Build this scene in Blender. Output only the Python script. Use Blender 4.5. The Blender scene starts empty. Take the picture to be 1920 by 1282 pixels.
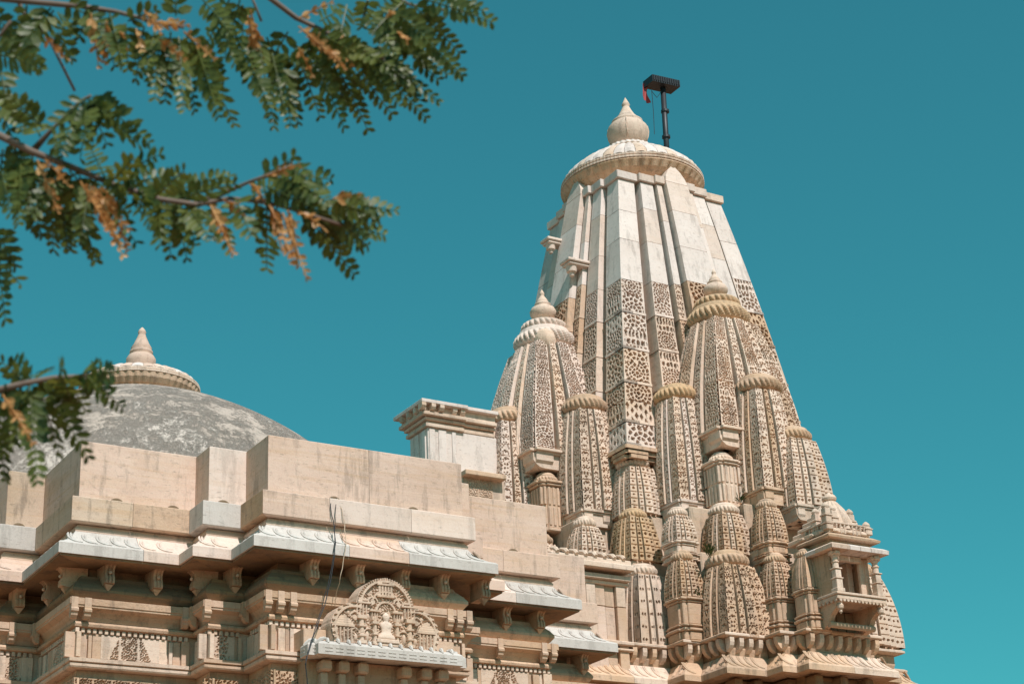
import bpy, math, random
import numpy as np
rng = np.random.default_rng(7); random.seed(7)
S = bpy.context.scene; COL = S.collection
# ------------------------------------------------------------------ camera
F = 3397.9; YAW, PIT, ROL = 0.558584, 0.398812, -0.048488
_d = np.array([math.sin(YAW)*math.cos(PIT), math.cos(YAW)*math.cos(PIT), math.sin(PIT)])
_r = np.array([math.cos(YAW), -math.sin(YAW), 0.]); _u = np.cross(_r, _d)
_c, _s = math.cos(ROL), math.sin(ROL)
RT = np.array([_c*_r+_s*_u, -_s*_r+_c*_u, _d]); CAM = np.array([0, 0, 1.6])
def ray(px, py): return RT.T @ np.array([(px-960)/F, -(py-641)/F, 1.])
def at(px, py, **k):
    v = ray(px, py); (a, b), = k.items(); i = 'xyz'.index(a); return CAM+v*((b-CAM[i])/v[i])
def dep(px, py, d): return CAM+ray(px, py)*d
import mathutils
cam = bpy.data.objects.new('camera', bpy.data.cameras.new('camera')); COL.objects.link(cam)
m = mathutils.Matrix.Identity(4)
for i in range(3):
    m[i][0], m[i][1], m[i][2], m[i][3] = RT[0][i], RT[1][i], -RT[2][i], CAM[i]
cam.matrix_world = m
cam.data.sensor_width = 36; cam.data.lens = F/1920*36; cam.data.clip_start = .05; cam.data.clip_end = 4000
cam.data.dof.use_dof = True; cam.data.dof.focus_distance = 24; cam.data.dof.aperture_fstop = 7.5
S.camera = cam
# ------------------------------------------------------------------ light
EL, AZ = math.radians(51), math.radians(1.5)         # sun slightly to the left of the wall normal
sun_dir = np.array([-math.sin(AZ)*math.cos(EL), -math.cos(AZ)*math.cos(EL), math.sin(EL)])
W = bpy.data.worlds.new('World'); S.world = W; W.use_nodes = True
nt = W.node_tree; nt.nodes.clear()
sky = nt.nodes.new('ShaderNodeTexSky'); sky.sky_type = 'NISHITA'; sky.sun_disc = False
sky.sun_elevation = EL; sky.sun_rotation = math.atan2(sun_dir[0], sun_dir[1]); sky.altitude = 400
sky.air_density = 1.0; sky.dust_density = 0.2; sky.ozone_density = 2.0
tint = nt.nodes.new('ShaderNodeMix'); tint.data_type = 'RGBA'; tint.blend_type = 'MULTIPLY'; tint.inputs[0].default_value = 1
tint.inputs[7].default_value = (.23, 1.06, .87, 1)
bg = nt.nodes.new('ShaderNodeBackground'); bg.inputs[1].default_value = .15
wo = nt.nodes.new('ShaderNodeOutputWorld')
gm = nt.nodes.new('ShaderNodeGamma'); gm.inputs[1].default_value = .8
nt.links.new(sky.outputs[0], gm.inputs[0]); nt.links.new(gm.outputs[0], tint.inputs[6]); nt.links.new(tint.outputs[2], bg.inputs[0]); nt.links.new(bg.outputs[0], wo.inputs[0])
sl = bpy.data.lights.new('sun', 'SUN'); sl.energy = 5.0; sl.angle = math.radians(.53); sl.color = (1, .935, .905)
so = bpy.data.objects.new('sun', sl); COL.objects.link(so); so.location = (0, -20, 40)
so.rotation_euler = mathutils.Vector(-sun_dir).to_track_quat('-Z', 'Y').to_euler()
S.view_settings.view_transform = 'Standard'; S.view_settings.look = 'None'
S.view_settings.exposure = -.12; S.view_settings.gamma = 1; S.view_settings.use_curve_mapping = False
S.cycles.max_bounces = 6; S.cycles.diffuse_bounces = 4
# ------------------------------------------------------------------ materials
def stone(name, c1, c2, band=.35, stain=.35, streak=.25, rnd=.14, bump=.5, warm=(.55, .33, .16), warmth=.25, scale=1., pits=.6):
    mt = bpy.data.materials.new(name); mt.use_nodes = True; t = mt.node_tree; N = t.nodes; L = t.links
    b = N['Principled BSDF']; b.inputs['Roughness'].default_value = .9; b.inputs['Specular IOR Level'].default_value = .15
    g = N.new('ShaderNodeNewGeometry'); oi = N.new('ShaderNodeObjectInfo')
    off = N.new('ShaderNodeVectorMath'); off.operation = 'MULTIPLY_ADD'
    cmb = N.new('ShaderNodeCombineXYZ')
    for i in range(3): L.new(oi.outputs['Random'], cmb.inputs[i])
    off.inputs[1].default_value = (9, 17, 5)
    L.new(cmb.outputs[0], off.inputs[0]); L.new(g.outputs['Position'], off.inputs[2])
    P = off.outputs[0]
    def noise(sc, det=4, rough=.55, mp=None, dist=0):
        n = N.new('ShaderNodeTexNoise'); n.inputs['Scale'].default_value = sc*scale; n.inputs['Detail'].default_value = det
        n.inputs['Roughness'].default_value = rough; n.inputs['Distortion'].default_value = dist
        src = P
        if mp:
            q = N.new('ShaderNodeVectorMath'); q.operation = 'MULTIPLY'; q.inputs[1].default_value = mp; L.new(P, q.inputs[0]); src = q.outputs[0]
        L.new(src, n.inputs['Vector']); return n.outputs['Fac']
    def ramp(v, a, bb, lo=0., hi=1.):
        r = N.new('ShaderNodeMapRange'); r.inputs[1].default_value = a; r.inputs[2].default_value = bb
        r.inputs[3].default_value = lo; r.inputs[4].default_value = hi; L.new(v, r.inputs[0]); return r.outputs[0]
    def mix(f, a, bb, mode='MIX'):
        x = N.new('ShaderNodeMix'); x.data_type = 'RGBA'; x.blend_type = mode
        for s_, v in ((0, f), (6, a), (7, bb)):
            if isinstance(v, (int, float)): x.inputs[s_].default_value = v
            elif isinstance(v, tuple): x.inputs[s_].default_value = (*v, 1)
            else: L.new(v, x.inputs[s_])
        return x.outputs[2]
    col = mix(ramp(noise(1.3, 5), .35, .65), c1, c2)
    bd = noise(1.2, 5, .6, (.5, .5, 9), 1.2)
    col = mix(ramp(bd, .5, .72, 0, band), col, warm)
    bd2 = noise(2.2, 4, .6, (.4, .4, 7), .6)
    col = mix(ramp(bd2, .55, .7, 0, band*.6), col, tuple(min(1, x*1.25) for x in c1))
    col = mix(ramp(noise(.9, 3), .48, .68, 0, warmth), col, warm)
    st = noise(2.5, 6, .65, (3, 3, .55))
    col = mix(ramp(st, .53, .63, 0, streak), col, (.10, .085, .07))
    sp = noise(11, 8, .75)
    col = mix(ramp(sp, .53, .68, 0, stain), col, (.12, .10, .085))
    pt = noise(9, 3, .6, (1.2, 1.2, 5))
    col = mix(ramp(pt, .63, .68, 0, .55*pits), col, (.16, .12, .09))
    rn = N.new('ShaderNodeMapRange'); rn.inputs[3].default_value = 1-rnd; rn.inputs[4].default_value = 1+rnd*.6; L.new(oi.outputs['Random'], rn.inputs[0])
    hs = N.new('ShaderNodeHueSaturation'); L.new(rn.outputs[0], hs.inputs['Value']); L.new(col, hs.inputs['Color'])
    fine = noise(70, 3, .7)
    col2 = mix(.22, hs.outputs[0], fine, 'OVERLAY')
    L.new(col2, b.inputs['Base Color'])
    bp = N.new('ShaderNodeBump'); bp.inputs['Strength'].default_value = bump; bp.inputs['Distance'].default_value = .02
    h = N.new('ShaderNodeMath'); h.operation = 'MULTIPLY_ADD'; h.inputs[1].default_value = .45
    L.new(noise(38, 5, .7), h.inputs[0]); L.new(noise(7, 6, .65), h.inputs[2])
    L.new(h.outputs[0], bp.inputs['Height']); L.new(bp.outputs[0], b.inputs['Normal'])
    return mt
M = {}
M['cream'] = stone('cream_sandstone', (.72, .54, .44), (.63, .455, .36), band=.36, stain=.26, streak=.32, rnd=.07, bump=.25, warmth=.16)
M['white'] = stone('white_marble', (.78, .675, .615), (.71, .60, .54), band=.08, stain=.22, streak=.26, rnd=.07, bump=.22, warmth=.05)
M['rosewhite'] = stone('rose_white_marble', (.775, .63, .545), (.70, .56, .475), band=.2, stain=.2, streak=.2, rnd=.07, bump=.22, warmth=.1)
M['greywhite'] = stone('grey_white_marble', (.64, .59, .545), (.55, .50, .455), band=.06, stain=.2, streak=.22, rnd=.06, bump=.2, warmth=.03)
M['pale'] = stone('pale_carved_stone', (.77, .605, .49), (.68, .51, .40), band=.22, stain=.26, streak=.3, rnd=.12, bump=.5, warmth=.3)
M['tan'] = stone('tan_carved_stone', (.67, .475, .34), (.55, .37, .255), band=.35, stain=.32, streak=.36, rnd=.14, bump=.6, warmth=.4)
M['pink'] = stone('pink_sandstone', (.64, .46, .345), (.56, .385, .275), band=.35, stain=.22, streak=.2, rnd=.1, bump=.3, warmth=.3)
M['orange'] = stone('orange_sandstone', (.62, .42, .255), (.56, .385, .245), band=.35, stain=.45, streak=.35, rnd=.08, bump=.6, warmth=.35)
M['brown'] = stone('shaded_brown_sandstone', (.30, .20, .13), (.24, .165, .11), band=.5, stain=.4, streak=.4, rnd=.14, bump=.5, warmth=.45)  # brown stone; soot and the shade under the eaves are mixed into its colour
M['plain'] = stone('plain_smooth_stone', (.62, .475, .365), (.53, .395, .295), band=.35, stain=.32, streak=.42, rnd=.08, bump=.3, warmth=.3)
def plaster():
    mt = stone('weathered_plaster', (.52, .43, .365), (.43, .355, .30), band=.05, stain=.4, streak=.3, bump=.9, warmth=.03, rnd=0)
    t = mt.node_tree; N = t.nodes; L = t.links; b = N['Principled BSDF']
    src = b.inputs['Base Color'].links[0].from_socket
    g = N.new('ShaderNodeNewGeometry')
    n = N.new('ShaderNodeTexNoise'); n.inputs['Scale'].default_value = 2.6; n.inputs['Detail'].default_value = 14; n.inputs['Roughness'].default_value = .95
    n.inputs['Distortion'].default_value = .25; L.new(g.outputs['Position'], n.inputs['Vector'])
    r = N.new('ShaderNodeMapRange'); r.inputs[1].default_value = .485; r.inputs[2].default_value = .54; L.new(n.outputs['Fac'], r.inputs[0])
    n2 = N.new('ShaderNodeTexNoise'); n2.inputs['Scale'].default_value = .9; n2.inputs['Detail'].default_value = 3; L.new(g.outputs['Position'], n2.inputs['Vector'])
    ad = N.new('ShaderNodeMath'); ad.operation = 'MULTIPLY_ADD'; ad.inputs[1].default_value = .2; L.new(n2.outputs['Fac'], ad.inputs[0])
    sc_ = N.new('ShaderNodeMath'); sc_.operation = 'MULTIPLY'; sc_.inputs[1].default_value = .8; L.new(n.outputs['Fac'], sc_.inputs[0]); L.new(sc_.outputs[0], ad.inputs[2]); L.new(ad.outputs[0], r.inputs[0])
    x = N.new('ShaderNodeMix'); x.data_type = 'RGBA'; L.new(r.outputs[0], x.inputs[0]); L.new(src, x.inputs[6]); x.inputs[7].default_value = (.62, .53, .46, 1)
    L.new(x.outputs[2], b.inputs['Base Color'])
    bp2 = N.new('ShaderNodeBump'); bp2.inputs['Strength'].default_value = .8; bp2.inputs['Distance'].default_value = .03
    L.new(r.outputs[0], bp2.inputs['Height']); L.new(b.inputs['Normal'].links[0].from_socket, bp2.inputs['Normal']); L.new(bp2.outputs[0], b.inputs['Normal'])
    return mt
M['plaster'] = plaster()
def simple(name, c, rough=.6, metal=0., var=.15, sc=20):
    mt = bpy.data.materials.new(name); mt.use_nodes = True; t = mt.node_tree; b = t.nodes['Principled BSDF']
    n = t.nodes.new('ShaderNodeTexNoise'); n.inputs['Scale'].default_value = sc; n.inputs['Detail'].default_value = 5
    x = t.nodes.new('ShaderNodeMix'); x.data_type = 'RGBA'; t.links.new(n.outputs['Fac'], x.inputs[0])
    x.inputs[6].default_value = (*[v*(1-var) for v in c], 1); x.inputs[7].default_value = (*[min(1, v*(1+var)) for v in c], 1)
    t.links.new(x.outputs[2], b.inputs['Base Color']); b.inputs['Roughness'].default_value = rough; b.inputs['Metallic'].default_value = metal
    return mt
M['iron'] = simple('dark_painted_iron', (.035, .04, .045), .5, .3)
M['flag'] = simple('faded_red_cloth', (.42, .07, .07), .9)
M['black_cable'] = simple('black_rubber', (.015, .017, .02), .5)
M['beige_cable'] = simple('beige_cord', (.55, .42, .30), .7)
M['mud'] = simple('dry_mud', (.20, .14, .085), .95, var=.4, sc=60)
M['bark'] = simple('grey_brown_bark', (.17, .125, .10), .9, var=.5, sc=40)
M['weed'] = simple('weed_green', (.07, .11, .035), .8, var=.4)
def leafmat(name, c, c2):
    mt = bpy.data.materials.new(name); mt.use_nodes = True; t = mt.node_tree; N = t.nodes; L = t.links
    b = N['Principled BSDF']; b.inputs['Roughness'].default_value = .45
    g = N.new('ShaderNodeNewGeometry'); n = N.new('ShaderNodeTexNoise'); n.inputs['Scale'].default_value = 22; n.inputs['Detail'].default_value = 3
    L.new(g.outputs['Position'], n.inputs['Vector'])
    r = N.new('ShaderNodeMapRange'); r.inputs[1].default_value = .35; r.inputs[2].default_value = .65; L.new(n.outputs['Fac'], r.inputs[0])
    x = N.new('ShaderNodeMix'); x.data_type = 'RGBA'; x.inputs[6].default_value = (*c, 1); x.inputs[7].default_value = (*c2, 1)
    L.new(r.outputs[0], x.inputs[0]); L.new(x.outputs[2], b.inputs['Base Color'])
    tr = N.new('ShaderNodeBsdfTranslucent'); L.new(x.outputs[2], tr.inputs[0])
    ms = N.new('ShaderNodeMixShader'); ms.inputs[0].default_value = .4; L.new(b.outputs[0], ms.inputs[1]); L.new(tr.outputs[0], ms.inputs[2])
    L.new(ms.outputs[0], N['Material Output'].inputs[0]); return mt
M['leaf'] = leafmat('green_leaf', (.045, .08, .018), (.16, .19, .04))
M['leaf_yellow'] = leafmat('yellow_green_leaf', (.10, .13, .02), (.16, .17, .03))
M['leaf_dry'] = leafmat('dry_orange_leaf', (.48, .19, .045), (.72, .42, .17))
def groundmat():
    mt = stone('sunlit_paving', (.30, .15, .085), (.24, .125, .075), band=.1, stain=.3, streak=0, rnd=0, bump=.4, scale=.6); return mt
M['ground'] = groundmat()
# ------------------------------------------------------------------ mesh helpers
class MB:
    def __init__(s): s.v = []; s.f = []; s.n = 0
    def add(s, v, f):
        v = np.asarray(v, float); s.v.append(v)
        for q in f: s.f.append(tuple(int(i)+s.n for i in q))
        s.n += len(v); return s
    def box(s, x0, x1, y0, y1, z0, z1, c=.006):
        X = [(x0, x1), (y0, y1), (z0, z1)]
        for i in range(3):
            if X[i][0] > X[i][1]: X[i] = X[i][::-1]
        c = min(c, *[(b-a)*.3 for a, b in X])
        V = []; idx = {}
        for i in (0, 1):
            for j in (0, 1):
                for k in (0, 1):
                    for ax in range(3):
                        sg = (i, j, k); p = []
                        for a in range(3):
                            e = X[a][sg[a]]; p.append(e if a == ax else e+(c if sg[a] == 0 else -c))
                        idx[(i, j, k, ax)] = len(V); V.append(p)
        Fc = []
        for ax in range(3):
            o = [a for a in range(3) if a != ax]
            for sd in (0, 1):
                q = []
                for (a, b) in ((0, 0), (1, 0), (1, 1), (0, 1)):
                    k = [0, 0, 0]; k[ax] = sd; k[o[0]] = a; k[o[1]] = b; q.append(idx[(*k, ax)])
                Fc.append(q if (sd == 1) ^ (ax == 1) else q[::-1])
        for ax in range(3):
            o = [a for a in range(3) if a != ax]
            for a in (0, 1):
                for b in (0, 1):
                    k0 = [0, 0, 0]; k0[o[0]] = a; k0[o[1]] = b; k1 = list(k0); k1[ax] = 1
                    q = [idx[(*k0, o[0])], idx[(*k1, o[0])], idx[(*k1, o[1])], idx[(*k0, o[1])]]
                    Fc.append(q)
        for i in (0, 1):
            for j in (0, 1):
                for k in (0, 1): Fc.append([idx[(i, j, k, a)] for a in range(3)])
        return s.add(V, Fc)
    def grid(s, Pn):                                  # Pn: (nv,nu,3)
        nv, nu, _ = Pn.shape; I = np.arange(nv*nu).reshape(nv, nu)
        q = np.stack([I[:-1, :-1], I[:-1, 1:], I[1:, 1:], I[1:, :-1]], -1).reshape(-1, 4)
        return s.add(Pn.reshape(-1, 3), q.tolist())
    def lathe(s, prof, cx, cy, n=32, lobes=0, lob=lambda z: 0., tw=0., cap=True):
        th = np.linspace(0, 2*math.pi, n, endpoint=False); rows = []
        for r, z in prof:
            a = lob(z) if lobes else 0
            rr = r*(1-a*(1-np.abs(np.cos((th+tw*z)*lobes/2)))) if a else np.full(n, r)
            rows.append(np.stack([cx+rr*np.cos(th), cy+rr*np.sin(th), np.full(n, z)], -1))
        V = np.concatenate(rows); fs = []
        for i in range(len(prof)-1):
            for j in range(n):
                k = (j+1) % n; fs.append((i*n+j, i*n+k, (i+1)*n+k, (i+1)*n+j))
        if cap: fs.append(tuple(range(n))[::-1]); fs.append(tuple(range((len(prof)-1)*n, len(prof)*n)))
        return s.add(V, fs)
    def tube(s, pts, rad, n=8):
        pts = [np.asarray(p, float) for p in pts]; rad = rad if hasattr(rad, '__len__') else [rad]*len(pts)
        V = []; fs = []; up = np.array([.13, .21, .97])
        for i, p in enumerate(pts):
            d = pts[min(i+1, len(pts)-1)]-pts[max(i-1, 0)]; d /= np.linalg.norm(d)+1e-9
            a = np.cross(d, up); a /= np.linalg.norm(a)+1e-9; b = np.cross(d, a)
            for k in range(n):
                t = 2*math.pi*k/n; V.append(p+rad[i]*(math.cos(t)*a+math.sin(t)*b))
        for i in range(len(pts)-1):
            for k in range(n):
                l = (k+1) % n; fs.append((i*n+k, i*n+l, (i+1)*n+l, (i+1)*n+k))
        fs.append(tuple(range(n))[::-1]); fs.append(tuple(range((len(pts)-1)*n, len(pts)*n)))
        return s.add(V, fs)
    def prism(s, poly, f0, f1):                       # poly list of 2D; f0,f1 map 2D->3D for both ends
        n = len(poly); V = [f0(p) for p in poly]+[f1(p) for p in poly]
        fs = [tuple(range(n))[::-1], tuple(range(n, 2*n))]+[(i, (i+1) % n, n+(i+1) % n, n+i) for i in range(n)]
        return s.add(V, fs)
    def build(s, name, mat, parent=None, smooth=False, label=None):
        V = np.concatenate(s.v)
        lo, hi = V.min(0), V.max(0); o = np.array([(lo[0]+hi[0])/2, (lo[1]+hi[1])/2, lo[2]])
        me = bpy.data.meshes.new(name); V = V-o
        nf = len(s.f); ln = np.fromiter((len(f) for f in s.f), int, nf); li = np.concatenate([np.asarray(f, int) for f in s.f]) if nf < 4000 else np.fromiter((i for f in s.f for i in f), int, int(ln.sum()))
        me.vertices.add(len(V)); me.vertices.foreach_set('co', V.astype(np.float32).ravel())
        me.loops.add(len(li)); me.loops.foreach_set('vertex_index', li.astype(np.int32))
        me.polygons.add(nf); st = np.zeros(nf, int); st[1:] = np.cumsum(ln)[:-1]
        me.polygons.foreach_set('loop_start', st.astype(np.int32))
        me.update(calc_edges=True); me.validate()
        me.polygons.foreach_set('use_smooth', np.full(nf, bool(smooth)))
        me.materials.append(M[mat] if isinstance(mat, str) else mat)
        ob = bpy.data.objects.new(name, me); COL.objects.link(ob)
        return place(ob, o, parent, label)
WORLD = {}
def place(ob, o, parent=None, label=None):
    WORLD[ob] = np.array(o, float)
    if parent is not None:
        ob.parent = parent; ob.location = tuple(np.array(o)-WORLD[parent])
    else: ob.location = tuple(o)
    if label: ob['label'] = label
    return ob
def empty(name, o, label, cat, group=None):
    e = bpy.data.objects.new(name, None); COL.objects.link(e); place(e, o); tag(e, label, cat, group); return e
def tag(o, label, cat, group=None):
    o['label'] = label; o['category'] = cat
    if group: o['group'] = group
    return o
# ------------------------------------------------------------------ carving: depth 0..1 over a face
def carve(U, V, Wd, seed, kind='lattice', ch=None):
    r_ = np.random.default_rng(seed)
    if kind == 'none': return np.zeros_like(U)
    ch = ch or max(.11, min(.34, Wd*.8))
    row = np.floor(V/ch).astype(int); v = V/ch-row
    ty = np.array([0, 1, 0, 1, 2, 1, 0, 3, 1, 0])[r_.integers(0, 10, 64)][row % 64]; jx = r_.uniform(-.06, .06, 64)[row % 64]
    def field():
        f = r_.uniform(-1, 1, (int(V.max()/.05)+3, int(U.max()/.05)+3)); yy = np.clip(V/.05, 0, f.shape[0]-1.001); xx = np.clip(U/.05, 0, f.shape[1]-1.001)
        i, j = yy.astype(int), xx.astype(int); p, q = yy-i, xx-j; p = p*p*(3-2*p); q = q*q*(3-2*q)
        return (f[i, j]*(1-q)+f[i, j+1]*q)*(1-p)+(f[i+1, j]*(1-q)+f[i+1, j+1]*q)*p
    wA = min(.012, Wd*.05)
    u = ((U+field()*wA)/Wd)*2-1+jx; a = np.abs(u); H = np.zeros_like(U, bool)
    v = np.clip(v+field()*wA/ch, 0, .999)
    if kind == 'pair':
        rr = np.hypot((a-.36)*1.3, (v-.5)*2.0)
        H = (rr < .26)
    elif kind == 'dots':
        nd = max(1, round(Wd/.085)); du = (((U/Wd)*nd) % 1-.5)*Wd/nd; H = np.hypot(du, (v-.5)*ch) < np.where(row % 3 == 0, .021, .016)
    else:
        if Wd > .17:                       # broad faces: one large pierced motif per row
            k = 2*ch/Wd; y = (v-.47)*k; rho = np.hypot(u, y); ang = np.arctan2(y, u)
            ring = lambda r0, r1, n, ph=0., th=-.5: (rho > r0) & (rho < r1) & (np.cos(ang*n+ph) > th)
            edge = (np.abs(((u*3.5) % 1)-.5) < .26) & ((np.abs(v-.055) < .03) | (np.abs(v-.945) < .03))
            tA = ring(0, .13, 0, 0, -2) | ring(.22, .37, 8) | ring(.47, .62, 13, .6) | ring(.72, .90, 18) | ring(1.02, 1.2, 22, .4) | edge
            y2 = (v-.06)*k; rho = np.hypot(u, y2); ang = np.arctan2(y2, u)
            tB = ring(.2, .38, 6) | ring(.5, .72, 11, .5) | ring(.84, 1.06, 15) | ring(1.2, 1.42, 20, .5) | (edge & (v > .5))
            q1 = (a*3.1) % 1; q2 = (v*k*1.6+.5*(np.floor(a*3.1) % 2)) % 1; tC = ((np.abs(q1-.5)+np.abs(q2-.5)) < .37)
            tD = ((np.abs(v-.72) < .16) & (np.abs(((u*3.2) % 1)-.5) < .25)) | ((np.abs(v-.30) < .14) & (np.hypot(((u*2.6) % 1)-.5, (v-.30)*k*1.3) < .34)) | edge
            H = np.select([ty == 0, ty == 1, ty == 2], [tA, tB, tC], tD)
        else:
            ang = np.arctan2((v-.16)*1.7, u); rho = np.hypot(u, (v-.16)*1.7)
            t0 = ((rho > .5) & (rho < .8) & (v > .25) & (np.cos(ang*7) > -.45)) | (np.hypot(u*1.1, (v-.42)*1.5) < .24) | ((np.abs(a-.55)*1.6+np.abs(v-.1)*2.4) < .2) | ((np.abs(a-.72)+np.abs(v-.88)) < .16)
            t1 = ((rho > .3) & (rho < 1.05) & (v > .2) & (v < .93) & (np.cos(ang*9) > .05) & ((rho < .62) | (rho > .74))) | (np.hypot(a-.5, (v-.12)*1.3) < .11)
            q1 = (a*1.7) % 1; q2 = (v*2+.5*(np.floor(a*1.7) % 2)) % 1
            t2 = (np.abs(q1-.5)+np.abs(q2-.5)) < .36
            t3 = ((np.abs(v-.62) < .2) & (np.abs(((u*1.6) % 1)-.5) < .27)) | (np.hypot(u, (v-.2)*1.5) < .2)
            H = np.select([ty == 0, ty == 1, ty == 2], [t0, t1, t2], t3)
    e = .09 if Wd > .12 else .13
    H &= (a < 1-2*e+.06)
    Hn = H.astype(float)
    if kind == 'lattice':
        fr = (row % 4 == 3) & (v > .78)
        Hn = np.where(fr, np.where(np.abs(v-.80) < .02, .6, np.where((np.abs(v-.89) < .05) & (((u*5) % 1) < .5), .5, 0)), Hn)
    if kind == 'dots': Hn = np.where(v > .9, .3, Hn)
    # chipped edges
    nz = r_.random((int(Hn.shape[0]/3)+2, int(Hn.shape[1]/3)+2)); nz = np.kron(nz, np.ones((3, 3)))[:Hn.shape[0], :Hn.shape[1]]
    Hn = np.where((Hn > .9) & (nz < .06), .35, Hn)
    return Hn
def face_pt(face, ax, ay, s, o, z):
    if face == 'f': return np.stack([ax+s, ay-o, z], -1)
    if face == 'l': return np.stack([ax-o, ay+s, z], -1)
    if face == 'r': return np.stack([ax+o, ay+s, z], -1)
    return np.stack([ax+s, ay+o, z], -1)
def rib_face(mb, face, ax, ay, wf, s0, s1, po, z0, z1, kind, seed, res, depth, inner=.86, sides=(1, 1), ch=None, side_carve=False):
    zz0, zz1 = wf(z0), wf(z1); wd = (s1-s0)*(zz0+zz1)/2
    nv = max(2, int((z1-z0)/res)+1); nu = max(2, int(wd/res)+1)
    if kind == 'none': nv = max(3, int((z1-z0)/.12)+1); nu = 2
    z = np.linspace(z0, z1, nv)[:, None]*np.ones((1, nu)); t = np.linspace(0, 1, nu)[None, :]*np.ones((nv, 1))
    w = wf(z); s = (s0+(s1-s0)*t)*w
    h = carve(t*wd, z-z0, wd, seed, kind, ch)*depth
    h[:, 0] = 0; h[:, -1] = 0; h[0] = 0; h[-1] = 0
    P = face_pt(face, ax, ay, s, w*po-h, z)
    mb.grid(P if face in 'fr' else P[:, ::-1])
    zc = np.linspace(z0, z1, max(3, int((z1-z0)/.1)+1)); wc = wf(zc)
    for sd, e in ((0, s0), (1, s1)):
        if not sides[sd]: continue
        A = face_pt(face, ax, ay, e*wc, wc*po, zc); B = face_pt(face, ax, ay, e*wc, wc*inner, zc)
        P = np.stack([B, A] if sd == 0 else [A, B], 1); mb.grid(P if face in 'fr' else P[:, ::-1])
    for zz, up in ((z0, 0), (z1, 1)):
        ww = float(wf(zz)); q = [face_pt(face, ax, ay, np.array(a), np.array(b), np.array(zz)) for a, b in ((s0*ww, ww*po), (s1*ww, ww*po), (s1*ww, ww*inner), (s0*ww, ww*inner))]
        mb.add(q, [(0, 1, 2, 3)])
def profile(zb, zt, wb, wt, p):
    return lambda z: wt+(wb-wt)*(1-np.clip((np.asarray(z, float)-zb)/(zt-zb), 0, 1)**p)
def prism_core(name, ax, ay, wf, z0, z1, k, mat, parent, n=10):
    mb = MB(); zs = np.linspace(z0, z1, n); rows = []
    for z in zs:
        w = float(wf(z))*k; rows.append([(ax-w, ay-w, z), (ax+w, ay-w, z), (ax+w, ay+w, z), (ax-w, ay+w, z)])
    V = np.array(rows).reshape(-1, 3); fs = [(3, 2, 1, 0), tuple(range((n-1)*4, n*4))]
    for i in range(n-1):
        for j in range(4): fs.append((i*4+j, i*4+(j+1) % 4, i*4+4+(j+1) % 4, i*4+4+j))
    mb.add(V, fs); return mb.build(name, mat, parent)
def amalaka(mb, ax, ay, z, R, h, n=26, seg=6):
    pr = []
    for i in range(13):
        a = -math.pi/2+math.pi*i/12; pr.append((R*(.72+.28*math.cos(a)), z+h/2+h/2*math.sin(a)))
    mb.lathe(pr, ax, ay, n*seg, n, lambda zz: .11*math.sin(max(0, min(1, (zz-z)/h))*math.pi), tw=.9)
def kalash(mb, ax, ay, z, k, n=28):
    pr = [(.30, 0), (.42, .04), (.42, .10), (.30, .14), (.46, .26), (.60, .44), (.62, .60), (.54, .76), (.40, .86), (.33, .90), (.38, .94), (.38, .99), (.26, 1.05), (.28, 1.12), (.24, 1.2), (.12, 1.38), (.09, 1.46), (.12, 1.5), (.10, 1.58), (.02, 1.74)]
    mb.lathe([(r*k, z+h*k) for r, h in pr], ax, ay, n)
# ------------------------------------------------------------------ ground
g = MB(); g.add([(-1500, -1500, 0), (1500, -1500, 0), (1500, 1500, 0), (-1500, 1500, 0)], [(0, 1, 2, 3)])
go = g.build('ground', 'ground'); go['kind'] = 'structure'
# ================================================================== TOWER
CX, CY = 17.2, 23.22
tower = empty('temple_tower', (CX, CY, 0), 'tall tapering stone temple tower with carved ribs, small spires and ribbed crown disc', 'tower')
zs_ = np.array([9.0, 10.5, 11.7, 12.8, 13.75, 14.7, 15.3, 16.15]); ws_ = np.array([2.12, 1.93, 1.76, 1.62, 1.47, 1.32, 1.22, 1.06])
pw = np.polyfit(zs_, ws_, 3)
WM = lambda z: np.polyval(pw, np.asarray(z, float))
ZC = 16.02
prism_core('spire_core', CX, CY, WM, 8.6, ZC+.1, .84, 'plain', tower)
def main_rib(faces, z0, mat_hi, mat_lo, zsplit, kind='lattice', cuts=(), label=None, ztop=ZC):
    """faces: list of (face,s0,s1,po,sides). plain upper stones + carved lower panels as sub-parts"""
    zt = [zsplit]+list(cuts)+[ztop]
    zt = sorted(zt); root = None
    for i in range(len(zt)-1):
        mb = MB()
        for (fc, s0, s1, po, sd) in faces: rib_face(mb, fc, CX, CY, WM, s0, s1, po, zt[i]+.004, zt[i+1]-.004, 'none', 0, .1, 0, sides=sd)
        o = mb.build('rib' if root is None else 'rib_stone', mat_hi[i % len(mat_hi)], tower if root is None else root, label=label if root is None else None)
        root = root or o
    if kind == 'none': return root
    z = zsplit; k = 0
    while z > z0+.2:
        z2 = max(z0, z-(.62+.1*random.random())); mb = MB()
        for (fc, s0, s1, po, sd) in faces:
            rib_face(mb, fc, CX, CY, WM, s0, s1, po, z2+.05, z-.006, kind, random.randrange(9999), .0095, .12, sides=sd)
            # frieze moulding under the panel
            rib_face(mb, fc, CX, CY, WM, s0-(.004 if s0 > -1 else .006), s1+.004, po+.006, z2+.006, z2+.05, 'none', 0, .1, 0, sides=(1, 1))
        mb.build('carved_panel', mat_lo[k % len(mat_lo)], root); z = z2; k += 1
    # bracket foot
    mb = MB()
    for (fc, s0, s1, po, sd) in faces:
        for j in range(3):
            rib_face(mb, fc, CX, CY, WM, s0-.01*(s0 > -1)-.018*(s0 <= -1)*(3-j)/3, s1+.01, po+.025-.03*j, z0-.07*j-.06, z0-.07*j, 'none', 0, .1, 0, sides=(1, 1), inner=.8)
    mb.build('bracket_foot', 'tan', root)
    return root
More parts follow.
